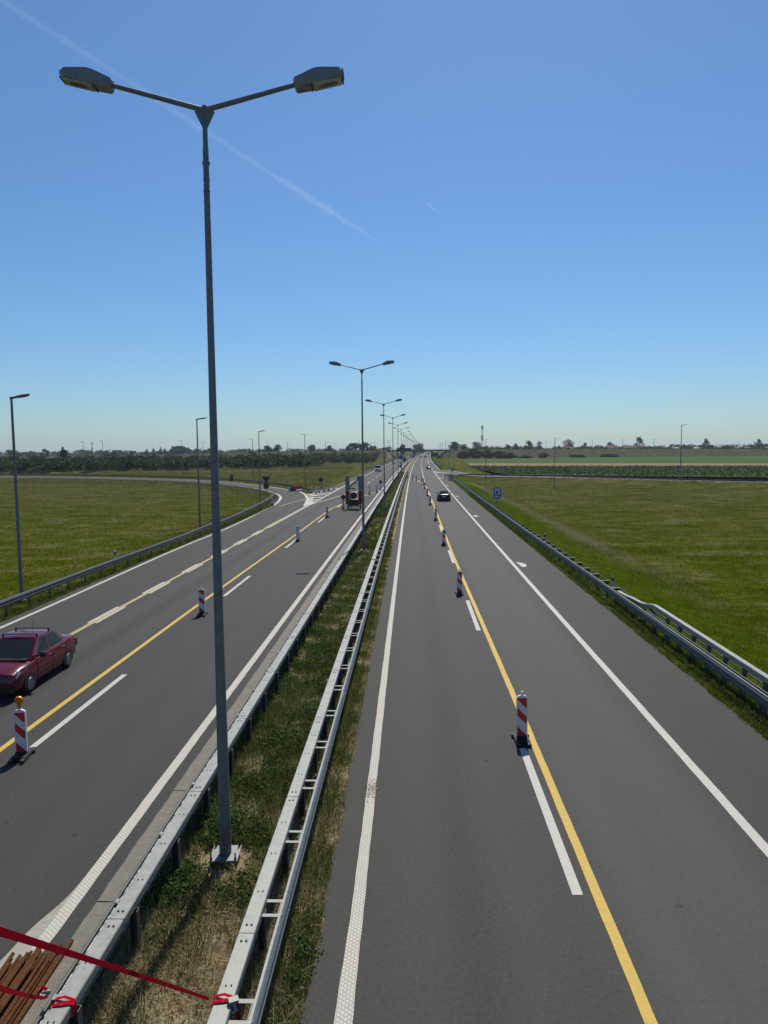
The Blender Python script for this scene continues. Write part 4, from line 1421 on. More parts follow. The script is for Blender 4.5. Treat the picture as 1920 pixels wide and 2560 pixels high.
# ================================================================== PLASTIC BARRIERS
def barrier(loc, rz, m, label, L_=1.3):
    o = thing('plastic_barrier', label, 'barrier', loc, rz, 'water filled barriers at the left slip road')
    b_ = MB(); b_.prism([(-.26, 0), (.26, 0), (.26, .18), (.14, .32), (.1, .78), (.06, .84), (-.06, .84), (-.1, .78), (-.14, .32), (-.26, .18)], -L_ / 2, L_ / 2)
    b_.build('body', m, o)
    b_ = MB(); b_.box((0, -L_ / 2 - .03, .5), (.08, .06, .3)); b_.box((0, L_ / 2 + .03, .42), (.08, .06, .3)); b_.build('coupling', m, o)
    b_ = MB(); b_.lathe([(.05, .84), (.05, .87)], 10); b_.build('filler_cap', M['black'], o)
    return o
barrier((-16.55, 131.9, .02), R(80), M['red_plastic'], 'red plastic barrier nearest the white one on the left slip road', 1.7)
barrier((-15.7, 134.3, .02), R(75), M['red_plastic'], 'red plastic barrier against the guardrail end on the left slip road', 1.5)
o = barrier((-17.35, 131.8, .02), R(95), M['white_plastic'], 'short white barrier end piece at the left of the red ones', .35)
mb = MB()
o = thing('concrete_block', 'pale flat broken block lying by the red barriers', 'block', (-15.2, 131, .02), .3)
mb.prism([(-.8, 0), (.8, 0), (.75, .3), (.3, .42), (-.5, .38), (-.78, .2)], -.25, .25); mb.build('slab', M['white_plastic'], o)
mb = MB(); mb.box((-.5, -.05, .02), (.25, .6, .06)); mb.build('foot', M['black'], o)

# ================================================================== RUSTY PIPES AND STRAPS AT THE BRIDGE
prng = random.Random(5)
PIPES = [[-5.62, -5.55, -5.5, -5.43, -5.37, -5.3, -5.24, -5.18, -5.12, -5.05, -4.99, -4.92, -4.86], [-5.53, -5.4, -5.27, -5.21, -5.08, -5.0], [-5.33, -5.15]]
for layer, xs in enumerate(PIPES):
    for i, x in enumerate(xs):
        y = 10.18 + prng.uniform(-.22, .16) + (x + 5.6) * .22 - layer * .12
        r_ = prng.uniform(.023, .031)
        L_ = prng.uniform(5.6, 6.4)
        skew = (x + 5.1) * -.05 + prng.uniform(-.02, .02) - .004
        mb = MB()
        mb.tube([(0, 0, 0), (skew * L_ * .5, -L_ / 2, prng.uniform(-.01, .01)), (skew * L_, -L_, 0)], r_, 10)
        mb.tube([(0, -.01, 0), (0, .002, 0)], r_ * .7, 8)
        o = mb.build('steel_pipe', M['rust'], smooth=40)
        o.location = (x, y, .05 + layer * .052 + prng.uniform(0, .014))
        tag(o, 'rusty steel pipe in the %s layer of the pile, %s from the road side' % (['bottom', 'middle', 'top'][layer], ORD[i].replace('nearest', 'first')), 'pipe', 'rusty pipes piled beside the guardrail')
o = thing('steel_stake', 'short rusty stake with a square head in front of the pipe pile', 'stake', (-5.02, 8.62, 0), .3)
mb = MB(); mb.box((0, 0, .2), (.055, .045, .42)); mb.build('shaft', M['post_dark'], o)
mb = MB(); mb.box((0, 0, .44), (.12, .09, .05)); mb.box((-.03, 0, .51), (.035, .07, .1)); mb.box((.04, 0, .5), (.03, .07, .07)); mb.build('head', M['rust'], o)

def strap(label, a, b, sag, wdt, wraps, rail_x, ry):
    o = thing('ratchet_strap', label, 'strap', b)
    b_ = MB()
    n = 24
    A, B = Vector(a), Vector(b)
    up = Vector((.0, .35, .94)).normalized()
    top, bot = [], []
    for i in range(n + 1):
        u = i / n
        p = A.lerp(B, u) - Vector((0, 0, sag * 4 * u * (1 - u))) - B
        tw = up * (wdt / 2) * (1 - .3 * u + .05 * math.sin(u * 9))
        top.append(p + tw); bot.append(p - tw)
    b_.strip(top, bot)
    th = Vector((.0, .004, -.001))
    b_.strip([p + th for p in top], [p + th for p in bot])
    b_.strip(top, [p + th for p in top]); b_.strip(bot, [p + th for p in bot])
    b_.build('webbing', M['strap'], o)
    # loops round the beam
    for k, dy in enumerate(wraps):
        b_ = MB()
        hw, zt, zb = .132, .815, .655
        x0, y0 = rail_x - b[0], ry + dy - b[1]
        ring = [(-hw, zb), (-hw - .006, zt - .02), (-hw + .02, zt), (0, zt + .012 + .02 * k), (hw - .02, zt), (hw + .006, zt - .02), (hw, zb - .0), (0, zb - .01)]
        ring = [(x, z - b[2]) for x, z in ring]
        sk = .14 * (1 if k == 0 else -.6)
        vs = [(x0 + x, y0 - .025 + sk * x, z) for x, z in ring] + [(x0 + x, y0 + .025 + sk * x, z) for x, z in ring]
        m_ = len(ring)
        b_.add(vs, [(i, (i + 1) % m_, m_ + (i + 1) % m_, m_ + i) for i in range(m_)])
        b_.build('loop', M['strap'], o)
    return o
yy = 8.30
s1 = strap('upper red ratchet strap stretched across to the right median rail', (-1.75, .68, 7.54), (C(yy) - 1.6, yy, .84), -.02, .046, (0, .07), C(yy) - 1.43, yy)
mb = MB(); mb.tube([(.24, .02, -.02), (.3, -.02, -.04), (.34, -.05, -.12)], .03, 6); mb.box((.3, -.02, .0), (.12, .07, .05), .4, .3); mb.build('ratchet', M['galv'], s1)
mb = MB(); mb.strip([(.31, -.02, -.02), (.34, -.04, -.2), (.33, -.04, -.5), (.35, -.05, -.8)], [(.36, -.03, -.02), (.39, -.05, -.2), (.38, -.05, -.5), (.4, -.06, -.8)]); mb.build('loose_end', M['strap'], s1)
yy = 8.30
s2 = strap('lower red ratchet strap tied with a knot round the left median rail', (-2.9, 4.64, 4.0), (C(yy) - 3.62, yy + .02, .86), .04, .05, (-.03, .05), C(yy) - 3.4, yy)
mb = MB(); mb.tube([(-.06, 0, .0), (-.09, .03, .05), (-.04, .05, .1), (.02, .04, .06), (0, .0, .0)], .024, 6); mb.build('knot', M['strap'], s2)
mb = MB(); mb.box((-.02, .0, .03), (.09, .06, .045), .5, .3); mb.box((.03, .02, .06), (.05, .03, .05), .2); mb.build('ratchet', M['galv'], s2)

# ================================================================== VEHICLES (front towards local +y)
def quad_panel(c, inset=(.04, .04, .04, .04), lift=.006, rc=.0):
    """a slightly raised panel inside the quad c = [bl, br, tr, tl]; returns verts, faces with cut corners"""
    bl, br, tr, tl = [Vector(p) for p in c]
    def P(u, v):
        return (bl * (1 - u) + br * u) * (1 - v) + (tl * (1 - u) + tr * u) * v
    nrm = (br - bl).cross(tl - bl).normalized()
    u0, u1, v0, v1 = inset[0], 1 - inset[1], inset[2], 1 - inset[3]
    k = .06
    uv = [(u0 + k, v0), (u1 - k, v0), (u1, v0 + k), (u1, v1 - k), (u1 - k, v1), (u0 + k, v1), (u0, v1 - k), (u0, v0 + k)]
    return [P(*q) + nrm * lift for q in uv], [tuple(range(8))]

def car(label, loc, rz, paint_, L=4.25, W=1.74, H=1.5, kind='sedan', detail=True, grp=None, cat='car', name='car'):
    o = thing(name, label, cat, loc, rz, grp)
    hw = W / 2
    hood = .96 if kind == 'sedan' else 1.0
    deck = 1.03 if kind == 'sedan' else 1.05
    if kind == 'van': hood, deck = 1.15, 1.1
    nose_z = hood - .12
    F, B_ = L / 2, -L / 2
    belt = deck - .03
    st = [(F, .84, .3, .55, nose_z - .22), (F - .08, .92, .24, .6, nose_z - .05), (F - .45, .985, .2, .7, nose_z + .06), (F - .8, 1, .19, .74, hood - .03), (F - 1.25, 1, .19, .78, hood),
          (.2, 1, .19, .8, belt), (-.6, 1, .19, .8, belt), (-1.2, 1, .19, .8, deck), (B_ + .6, .99, .2, .78, deck), (B_ + .18, .96, .26, .75, deck - .01), (B_ + .04, .92, .32, .68, deck - .1), (B_, .88, .38, .6, deck - .28)]
    mb = MB()
    vs, fs = [], []
    for y, wk, zb, zm, zt in st:
        w = hw * wk
        half = [(0, zb), (w * .86, zb), (w * .97, zb + .09), (w, (zb + zm) / 2), (w * .995, zm), (w * .955, zt - .05), (w * .88, zt), (w * .5, zt + .025), (0, zt + .035)]
        ring = [(-x, z) for x, z in half[::-1]] + half[1:-1]
        vs += [(x, y, z) for x, z in ring]
    n = 16
    for i in range(len(st) - 1):
        for k in range(n):
            k2 = (k + 1) % n
            fs.append((i * n + k, i * n + k2, (i + 1) * n + k2, (i + 1) * n + k))
    fs += [tuple(range(n)), tuple(range((len(st) - 1) * n, len(st) * n))]
    mb.add(vs, fs)
    # cabin
    if kind == 'sedan':
        yA, yC, yD, yE = F - 1.06, F - 1.78, B_ + 1.28, B_ + .64
    elif kind == 'suv':
        yA, yC, yD, yE = F - 1.1, F - 1.75, B_ + .5, B_ + .12
    else:
        yA, yC, yD, yE = F - .75, F - 1.45, B_ + .25, B_ + .05
    wb, wr = hw * .92, hw * .72
    zb = belt - .02
    cab = []
    rows = [(yA, zb, wb, 0), (yC, H - .05, wr, 1), (yC - .25, H - .012, wr * 1.02, 1), ((yC + yD) / 2, H, wr * 1.03, 1), (yD + .2, H - .02, wr * 1.0, 1), (yD, H - .06, wr * .97, 1), (yE, zb, wb * .96, 0)]
    # roof skin
    rv, rf = [], []
    for y, z, w, _ in rows[1:6]:
        for u in (-1, -.6, 0, .6, 1):
            rv.append((w * u, y, z + .025 * (1 - u * u)))
    for i in range(4):
        for k in range(4):
            rf.append((i * 5 + k, i * 5 + k + 1, (i + 1) * 5 + k + 1, (i + 1) * 5 + k))
    mb.add(rv, rf)
    A = [(-wb, yA, zb), (wb, yA, zb), (wr, yC, H - .05), (-wr, yC, H - .05)]
    mb.add(A, [(0, 1, 2, 3)])
    Rr = [(wb * .96, yE, zb), (-wb * .96, yE, zb), (-wr * .97, yD, H - .06), (wr * .97, yD, H - .06)]
    mb.add(Rr, [(0, 1, 2, 3)])
    ymid = (yC + yD) / 2 + .05
    sides = {}
    for s_ in (-1, 1):
        c_f = [(s_ * wb, yA, zb), (s_ * wb * 1.01, ymid, zb), (s_ * wr * 1.03, ymid, H - .005), (s_ * wr, yC, H - .05)]
        c_r = [(s_ * wb * 1.01, ymid, zb), (s_ * wb * .96, yE, zb), (s_ * wr * .97, yD, H - .06), (s_ * wr * 1.03, ymid, H - .005)]
        mb.add(c_f, [(0, 1, 2, 3)]); mb.add(c_r, [(0, 1, 2, 3)])
        sides[s_] = (c_f, c_r)
    mb.build('body', paint_, o, smooth=38)
    def gl(nm, c, ins, flip=False, lift=.008):
        q = list(c) if not flip else [c[1], c[0], c[3], c[2]]
        v_, f_ = quad_panel(q, ins, lift)
        b2 = MB().add(v_, f_)
        me = bpy.data.meshes.new(nm); me.from_pydata([tuple(p) for p in b2.v], [], b2.f); me.materials.append(M['glass_dark'])
        ob = bpy.data.objects.new(nm, me); COL.objects.link(ob); ob.parent = o
        return ob
    gl('windshield', [A[1], A[0], A[3], A[2]], (.05, .05, .04, .05))
    gl('rear_window', [Rr[1], Rr[0], Rr[3], Rr[2]], (.07, .07, .1, .06))
    for s_ in (-1, 1):
        c_f, c_r = sides[s_]
        fl = s_ > 0
        for nm, c, ins in (('side_window', c_f, (.28, .04, .1, .1)), ('side_window', c_r, (.05, .2, .1, .1))):
            q = list(c)
            n_ = (Vector(q[1]) - Vector(q[0])).cross(Vector(q[3]) - Vector(q[0]))
            if n_.x * s_ < 0:
                q = [q[1], q[0], q[3], q[2]]; ins = (ins[1], ins[0], ins[2], ins[3])
            gl(nm, q, ins)
    r = .3 if kind == 'sedan' else .35
    ax = (F - .82, B_ + .82)
    for ay in ax:
        for s_ in (-1, 1):
            mb = MB(); mb.lathe([(r - .05, -.1), (r, -.07), (r, .07), (r - .05, .1)], 22, (s_ * (hw - .095), ay, r), 'X'); w_ = mb.build('wheel', M['tyre'], o, smooth=40)
            if detail:
                mb = MB(); mb.lathe([(r * .66, .0), (r * .64, s_ * .02), (r * .3, s_ * .008), (r * .2, s_ * .02)], 18, (s_ * (hw + .002), ay, r), 'X'); mb.build('rim', M['rim'], w_, smooth=40)
                mb = MB()
                for k in range(9):
                    a = 2 * math.pi * k / 9
                    mb.lathe([(.022, 0), (.022, s_ * .006)], 8, (s_ * (hw + .016), ay + r * .48 * math.cos(a), r + r * .48 * math.sin(a)), 'X')
                mb.build('rim_holes', M['black'], w_)
            mb = MB()
            P = [(ay + (r + .055) * math.cos(a), r + (r + .055) * math.sin(a)) for a in [math.pi * k / 14 - .25 * (1 - 2 * k / 14) for k in range(15)]]
            x0 = s_ * (hw - .012)
            mb.add([(x0, y, z) for y, z in P] + [(x0 + s_ * .016, y, z) for y, z in P], [tuple(range(15, 30))] + [(i, i + 1, i + 16, i + 15) for i in range(14)])
            mb.build('wheel_arch', M['black'], o)
    for s_ in (-1, 1):
        mb = MB(); hx = s_ * hw
        mb.add([(hx * .55, F - .03, nose_z - .2), (hx * .92, F - .12, nose_z - .17), (hx * .965, F - .36, nose_z - .03), (hx * .9, F - .3, nose_z + .02), (hx * .58, F - .08, nose_z - .03)], [(0, 1, 2, 3, 4)])
        mb.add([(hx * .55, F - .3, nose_z - .2), (hx * .9, F - .42, nose_z - .17), (hx * .55, F - .03, nose_z - .2), (hx * .92, F - .12, nose_z - .17)], [(0, 1, 3, 2)])
        mb.build('headlight', M['lamp_clear'], o)
        mb = MB(); mb.box((hx * .8, B_ + .04, deck - .3), (hw * .3, .16, .26)); mb.build('taillight', M['lamp_red'], o)
        mb = MB()
        yv = yA - .35
        mb.tube([(s_ * hw * .9, yv, zb + .04), (s_ * (hw + .06), yv + .01, zb + .07)], .03, 6)
        mb.lathe([(.05, -.1), (.09, -.07), (.095, .05), (.05, .09)], 10, (s_ * (hw + .13), yv + .01, zb + .09), 'X')
        mb.build('mirror', M['black'] if not detail or kind == 'sedan' else paint_, o, smooth=40)
    mb = MB(); mb.box((0, F + .004, .5), (W * .5, .05, .16)); mb.box((0, F - .0, nose_z - .16), (W * .36, .05, .1)); mb.build('grille', M['black'], o)
    mb = MB(); mb.box((0, F - .02, .34), (W * .84, .14, .14)); mb.build('front_bumper', M['black'] if detail else paint_, o)
    mb = MB(); mb.box((0, B_ + .04, .42), (W * .86, .16, .2)); mb.build('rear_bumper', M['black'] if detail else paint_, o)
    mb = MB(); mb.box((0, F + .04, .5), (.5, .01, .11)); mb.build('front_plate', M['sign_white'], o)
    mb = MB(); mb.box((0, B_ - .015, deck - .33), (.5, .02, .12)); mb.build('rear_plate', M['sign_white'], o)
    if detail:
        for s_ in (-1, 1):
            for yh in (ymid + .18, ymid - .8):
                mb = MB(); mb.box((s_ * (hw * .985), yh, belt - .13), (.03, .17, .035)); mb.build('door_handle', M['chrome'] if kind == 'sedan' else M['black'], o)
            mb = MB()
            for yh in (ymid + 1.0, ymid - .04, ymid - .98):
                mb.box((s_ * (hw * .998), yh, .56), (.012, .012, .56))
            mb.build('door_gap', M['black'], o)
            mb = MB(); mb.box((s_ * (hw + .004), ymid, .48), (.02, 2.1, .04)); mb.build('side_moulding', paint_, o)
            mb = MB(); mb.box((s_ * hw * .35, yA + .02, zb + .05), (.5, .025, .015), .25 * s_); mb.build('wiper', M['black'], o)
        mb = MB(); mb.box((0, yA + .06, zb + .015), (W * .8, .16, .05)); mb.build('cowl', M['black'], o)
    return o
def roof_bars(o, H, ys_, w):
    for y in ys_:
        mb = MB(); mb.box((0, y, H + .07), (w, .05, .025))
        for s_ in (-1, 1):
            mb.box((s_ * (w / 2 - .02), y, H + .02), (.04, .06, .12))
        mb.build('roof_bar', M['black'], o)

red = car('dark red sedan with two black roof bars driving towards the camera at the left edge', (C(23.4) - 11.98, 23.45, .006), math.pi + yaw_at(23) + .02, M['car_red'], H=1.53)
roof_bars(red, 1.52, (-.62, .18), 1.16)
mb = MB(); mb.tube([(0, -.62, 1.54), (0, -.75, 1.83)], .008, 5); mb.build('antenna', M['black'], red)
mb = MB(); mb.lathe([(.1, .0), (.16, .03), (.17, .06)], 14, (-.36, .62, .96)); mb.build('steering_wheel', M['black'], red)
car('black sedan seen from behind in the right lane beyond the striped panels', (C(105) + 5.6, 105.6, .006), yaw_at(105), M['car_black'], L=4.7, W=1.84, H=1.44, grp='cars on the right carriageway')
car('pale teal car driving away in the right lane ahead of the black sedan', (C(266) + 6.2, 266, .006), yaw_at(266), M['car_teal'], L=4.3, W=1.78, H=1.55, kind='suv', detail=False, grp='cars on the right carriageway')
v = car('white van driving towards the camera past the arrow trailer', (C(244) - 11.15, 246, .006), math.pi + yaw_at(244), M['car_white'], L=5.0, W=1.95, H=2.1, kind='van', detail=False, cat='van', name='van')
FAR = [(1.3, 640, 'car_black', 'sedan', 1, 'small dark car far ahead in the left lane of the right carriageway'),
       (5.2, 632, 'car_black', 'suv', 1, 'dark car far ahead on the right carriageway just before the overpass, left of two'),
       (6.7, 660, 'car_black', 'suv', 1, 'dark car far ahead on the right carriageway just before the overpass, right of two'),
       (2.6, 930, 'car_black', 'suv', 1, 'tiny dark car beyond the overpass on the right carriageway, left lane'),
       (6.6, 880, 'car_black', 'van', 1, 'tiny dark van beyond the overpass on the right carriageway'),
       (5.6, 1010, 'car_white', 'van', 1, 'tiny pale van farthest beyond the overpass on the right carriageway'),
       (-10.3, 372, 'car_white', 'sedan', 0, 'white oncoming car by the far left panels, next behind the white van'),
       (-10.9, 640, 'car_white', 'suv', 0, 'tiny oncoming white car just before the overpass'),
       (-6.8, 640, 'car_black', 'van', 0, 'tiny oncoming dark van beside the median before the overpass'),
       (-6.2, 770, 'car_silver', 'van', 0, 'tiny oncoming silver van beyond the overpass'),
       (-6.5, 800, 'car_white', 'van', 0, 'first of three tiny bright oncoming vans far beyond the overpass'),
       (-6.7, 900, 'car_white', 'van', 0, 'second of three tiny bright oncoming vans far beyond the overpass'),
       (-6.9, 1000, 'car_white', 'van', 0, 'farthest of three tiny bright oncoming vans beyond the overpass')]
for off, y, m_, kd, away, lb in FAR:
    car(lb, (C(y) + off, y, .006), yaw_at(y) + (0 if away else math.pi), M[m_], L=4.4, W=1.8, H=2.1 if kd == 'van' else 1.5, kind=kd, detail=False,
        grp='cars on the right carriageway' if away else 'oncoming cars on the left carriageway', cat='van' if kd == 'van' else 'car', name='van' if kd == 'van' else 'car')
tk = thing('truck', 'tall dark truck driving towards the camera on the far left carriageway', 'truck', RP(-11.4, 521, .006), math.pi + yaw_at(521))
mb = MB(); mb.prism([(-1.25, .5), (1.25, .5), (1.25, 2.0), (1.15, 3.0), (-1.15, 3.0), (-1.25, 2.0)], 3.0, 5.2); mb.build('cab', M['car_black'], tk)
mb = MB(); mb.box((0, -1, 2.35), (2.5, 7.6, 2.9)); mb.build('cargo_box', M['sign_dark'], tk)
mb = MB(); mb.box((0, 5.21, 2.35), (2.1, .04, .8)); mb.build('windshield', M['glass_dark'], tk)
mb = MB(); mb.box((0, 5.22, .75), (2.3, .06, .4)); mb.build('bumper', M['car_silver'], tk)
mb = MB(); mb.box((0, 4.4, 3.2), (2.1, 1.0, .4)); mb.build('wind_deflector', M['car_white'], tk)
for y in (4.2, -2.2, -3.6):
    for sx in (-1, 1):
        mb = MB(); mb.lathe([(.5, -.15), (.5, .15)], 16, (sx * 1.08, y, .5), 'X'); mb.build('wheel', M['tyre'], tk)
tk2 = thing('truck', 'smaller dark box truck by the median rail on the far left carriageway', 'truck', RP(-6.3, 430, .006), math.pi + yaw_at(430))
mb = MB(); mb.prism([(-.95, .4), (.95, .4), (.95, 1.5), (.85, 2.1), (-.85, 2.1), (-.95, 1.5)], 1.4, 2.8); mb.build('cab', M['car_black'], tk2)
mb = MB(); mb.box((0, -.6, 1.55), (2.0, 4.0, 1.9)); mb.build('cargo_box', M['sign_dark'], tk2)
mb = MB(); mb.box((0, 2.81, 1.6), (1.6, .04, .6)); mb.build('windshield', M['glass_dark'], tk2)
for y in (1.9, -1.6):
    for sx in (-1, 1):
        mb = MB(); mb.lathe([(.4, -.12), (.4, .12)], 14, (sx * .85, y, .4), 'X'); mb.build('wheel', M['tyre'], tk2)

# ================================================================== TREES AND BUSHES
def leaf_cloud(centres, sizes, wide=1.0):
    """one randomly turned leaf clump (a quad) per centre"""
    n = len(centres)
    a = rng.normal(size=(n, 3)); a /= np.linalg.norm(a, axis=1)[:, None]
    b = rng.normal(size=(n, 3)); b -= (a * b).sum(1)[:, None] * a; b /= np.linalg.norm(b, axis=1)[:, None]
    s_ = np.asarray(sizes)[:, None]
    q = np.stack([centres - a * s_, centres + b * s_ * .55 * wide, centres + a * s_, centres - b * s_ * .55 * wide], axis=1)
    return q.reshape(-1, 3)
def crown_points(n, blobs):
    """points in the outer shells of several overlapping blobs (cx,cy,cz,rx,ry,rz)"""
    vol = np.array([b[3] * b[4] * b[5] for b in blobs]); pk = rng.choice(len(blobs), n, p=vol / vol.sum())
    d = rng.normal(size=(n, 3)); d /= np.linalg.norm(d, axis=1)[:, None]
    r = rng.random(n) ** .45
    B = np.array(blobs)[pk]
    return B[:, :3] + d * r[:, None] * B[:, 3:]
def tree(name, label, loc, h, w, kind='round', leaf='leaf_dark', n=500, grp=None, cat='tree'):
    o = thing(name, label, cat, loc, random.uniform(0, 6), grp)
    if kind != 'poplar': w *= 1.3
    n = int(n * (2.2 if kind == 'open' else 2))
    tr_h = {'round': .14, 'poplar': .1, 'bush': .05, 'open': .2}[kind] * h
    mb = MB(); mb.tube([(0, 0, -.5), (0, 0, tr_h), (w * .04, 0, h * .7)], [h * .03, h * .022, h * .008], 6)
    for k in range(4):
        a = k * 1.7
        mb.tube([(0, 0, tr_h * .9), (math.cos(a) * w * .28, math.sin(a) * w * .28, h * .62)], [h * .014, h * .005], 5)
    mb.build('trunk', M['bark'], o)
    bl = []
    if kind == 'poplar':
        for k in range(6):
            z = h * (.14 + .15 * k)
            r = w / 2 * (.75 + .35 * math.sin(k * 2.1)) * (1 if k < 4 else .7)
            bl.append((random.uniform(-.12, .12) * w, random.uniform(-.12, .12) * w, z, r, r, h * .12))
    else:
        nb = 12 if kind != 'bush' else 16
        for k in range(nb):
            a = random.uniform(0, 6.28)
            z0_ = tr_h + .1 * h + (h * .84 - tr_h - .1 * h) * (k + random.random()) / nb
            q = random.uniform(.1, .36) * w * (1.15 - .9 * abs(z0_ / h - .45))
            z = z0_ * (1.0 - (.6 * q / w if kind == 'bush' else 0))
            r = w * random.uniform(.13, .24)
            bl.append((q * math.cos(a), q * math.sin(a), z, r, r, min(r * .9, h * .2)))
        bl.append((0, 0, h * .86, w * .2, w * .2, h * .13))
    pts = crown_points(n, bl)
    sz = rng.uniform(.5, 1.1, n) * w * {'poplar': .13, 'open': .042, 'round': .055, 'bush': .06}[kind]
    np_mesh('crown', leaf_cloud(pts, sz), 4, M[leaf], o)
    return o
zt = lambda x: 0
TR = [  # px-derived ground spots behind the embankment (x, y, h, w, kind, leaf, label)
    (66, 680, 14.5, 11, 'round', 'leaf_dark', 'big dark round tree right above the overpass end, next to the lamp row'),
    (77, 690, 12.2, 9.5, 'round', 'leaf_dark', 'dark bushy tree between the biggest tree and the pale airy tree right of the overpass'),
    (86.5, 680, 14.6, 9.5, 'open', 'leaf_grey', 'pale airy tree just left of the telecom mast'),
    (97, 690, 10, 6, 'bush', 'leaf_dark', 'low tree at the foot of the telecom mast'),
    (119, 700, 12, 6.5, 'open', 'leaf_mid', 'left of two small airy trees midway between mast and right slip road lamp'),
    (128, 700, 12.6, 6, 'round', 'leaf_mid', 'right of two small airy trees midway between mast and right slip road lamp'),
    (144, 720, 15.3, 10.5, 'open', 'leaf_mid', 'broad airy tree left of the lamp above the right grass slope'),
    (155, 720, 15.2, 7, 'open', 'leaf_mid', 'airy tree directly behind the lamp above the right grass slope'),
    (186, 730, 17.0, 10.5, 'open', 'leaf_grey', 'airy tree standing alone between two village roofs'),
    (206, 740, 13.0, 6.5, 'round', 'leaf_mid', 'small round tree left of the first red roof'),
    (232, 740, 13.5, 8, 'round', 'leaf_dark', 'round dark tree between the red roofed houses'),
    (258, 730, 18.8, 11, 'open', 'leaf_grey', 'tallest airy tree above the red roofed village'),
    (330, 740, 16.3, 8, 'round', 'leaf_dark', 'dark upright tree right of the tallest street lamp'),
    (384, 740, 15.6, 6, 'round', 'leaf_dark', 'dark tree near the right edge above the village'),
    (404, 750, 15.4, 12, 'open', 'leaf_dark', 'broad dark tree cluster at the right edge of the skyline'),
    (-110, 690, 12.0, 9.5, 'round', 'leaf_mid', 'hazy round tree left of the yield sign on the skyline, left one of a pair'),
    (-101, 700, 13.0, 9.5, 'round', 'leaf_mid', 'hazy round tree above the yield sign on the skyline, right one of a pair'),
    (-69, 690, 12.6, 11, 'open', 'leaf_dark', 'dark ragged tree behind the lamp at the red barriers'),
    (-52, 690, 11.9, 8, 'round', 'leaf_mid', 'round tree on the skyline above the hatched nose'),
    (-29.5, 690, 14.0, 13.5, 'round', 'leaf_mid', 'wide round tree on the skyline above the arrow trailer, left one of a pair'),
    (-17, 695, 14.4, 14, 'round', 'leaf_mid', 'wide round tree on the skyline above the arrow trailer, right one of a pair'),
    (20, 760, 13, 9, 'round', 'leaf_mid', 'round tree just left of the far lamp row'),
    (-9, 700, 11.3, 6, 'round', 'leaf_mid', 'small round tree behind the second big lamp on the skyline'),
    (44, 900, 14.5, 14, 'round', 'leaf_mid', 'hazy tree over the middle of the overpass deck')]
for x, y, h, w, k, lf, lb in TR:
    tree('tree', lb, (x, y, 0), h, w, k, lf, 620, 'trees on the skyline')
tree('poplar_tree', 'lone tall slender poplar on the left skyline', (-175, 395, -.5), 10.6, 4.6, 'poplar', 'leaf_dark', 900, None)
for i in range(9):
    tree('poplar_tree', 'small pointed tree in a row on the left skyline, %s from the left' % ORD[i].replace('nearest', 'first'), (-295 + i * 7.4, 900 + (i % 3) * 4, -.5), 11.5 + (i * 37 % 5) * .45, 5.2, 'poplar', 'leaf_dark', 260, 'row of pointed trees on the left skyline')
for x, y, h, w, lb in [(-265, 930, 14, 26, 'broad hazy tree clump right of the pointed row'), (-192, 800, 10, 14, 'round hazy tree on the left skyline near the second left lamp'),
                       (-300, 640, 10.5, 8, 'round tree on the far left skyline between the left lamp and the poplar'), (-420, 820, 10.5, 14, 'wide hazy tree at the far left edge of the skyline')]:
    tree('tree', lb, (x, y, 0), h, w, 'round', 'leaf_mid', 420, 'trees on the skyline')
for x, y, h, w, lb in [(62, 560, 6.2, 9, 'leftmost large bush at the foot of the right embankment'), (71, 566, 7.8, 12, 'tallest large bush at the foot of the right embankment'), (80, 560, 6.8, 9, 'bush in the middle of the row at the foot of the right embankment'),
                       (88, 552, 6.0, 10, 'dark bush right of centre at the foot of the right embankment'), (96, 548, 4.4, 9, 'rightmost low bush of the row at the foot of the right embankment'),
                       (109, 556, 2.2, 8, 'small flat bush on the green crop edge below the mast'), (124, 560, 4.2, 7, 'small dark bush left of the right slip road lamp'), (153, 572, 2.0, 13, 'low flat bush on the right bank, first right of the lamp'),
                       (185, 590, 2.4, 13, 'low flat bush on the right bank, second right of the lamp'), (330, 592, 1.6, 20, 'long low bush at the far right foot of the bank')]:
    tree('bush', lb, (x, y, -.3), h, w, 'bush', 'leaf_dark', 700, 'bushes along the right embankment', 'bush')

# the belt of scrub on the left: nobody could count it
def belt(name, label, spots, leaf, per, size):
    pts, szs = [], []
    for x, y, h, w in spots:
        nb = 5
        bl = [(x + random.uniform(-.3, .3) * w, y + random.uniform(-.3, .3) * w, h * random.uniform(.12, .72), w * random.uniform(.2, .4), w * random.uniform(.2, .4), h * random.uniform(.2, .32)) for _ in range(nb)]
        pts.append(crown_points(per, bl)); szs.append(rng.uniform(.5, 1.2, per) * size)
    o = np_mesh(name, leaf_cloud(np.concatenate(pts), np.concatenate(szs), 1.3), 4, M[leaf])
    return stuff(o, label, 'bushes')
def line2(x):
    """y of the second rail at x"""
    for (ax, ay), (bx, by) in zip(RAIL2, RAIL2[1:]):
        if ax <= x <= bx:
            return ay + (by - ay) * (x - ax) / (bx - ax)
    return RAIL2[-1][1] if x > 0 else RAIL2[0][1]
sp = {'leaf_dark': [], 'leaf_mid': [], 'leaf_grey': []}
R2 = random.Random(21)
for i in range(640):
    x = R2.uniform(-270, -4)
    y0 = line2(x) + 6
    y1 = 585 if x > -60 else 470
    y = y0 + (y1 - y0) * R2.random() ** 1.5
    # clearing on the left part of the embankment
    if x < -70 and y > 440 and R2.random() < .55: continue
    if x > -55 + 0 * y and x > -30 and y < 380: continue
    h = R2.uniform(3.4, 6.6) * (1.0 if x > -150 else .85) * (1.25 if R2.random() < .12 else 1)
    sp[R2.choice(['leaf_dark', 'leaf_dark', 'leaf_mid', 'leaf_mid', 'leaf_grey'])].append((x, y, h, R2.uniform(5, 10)))
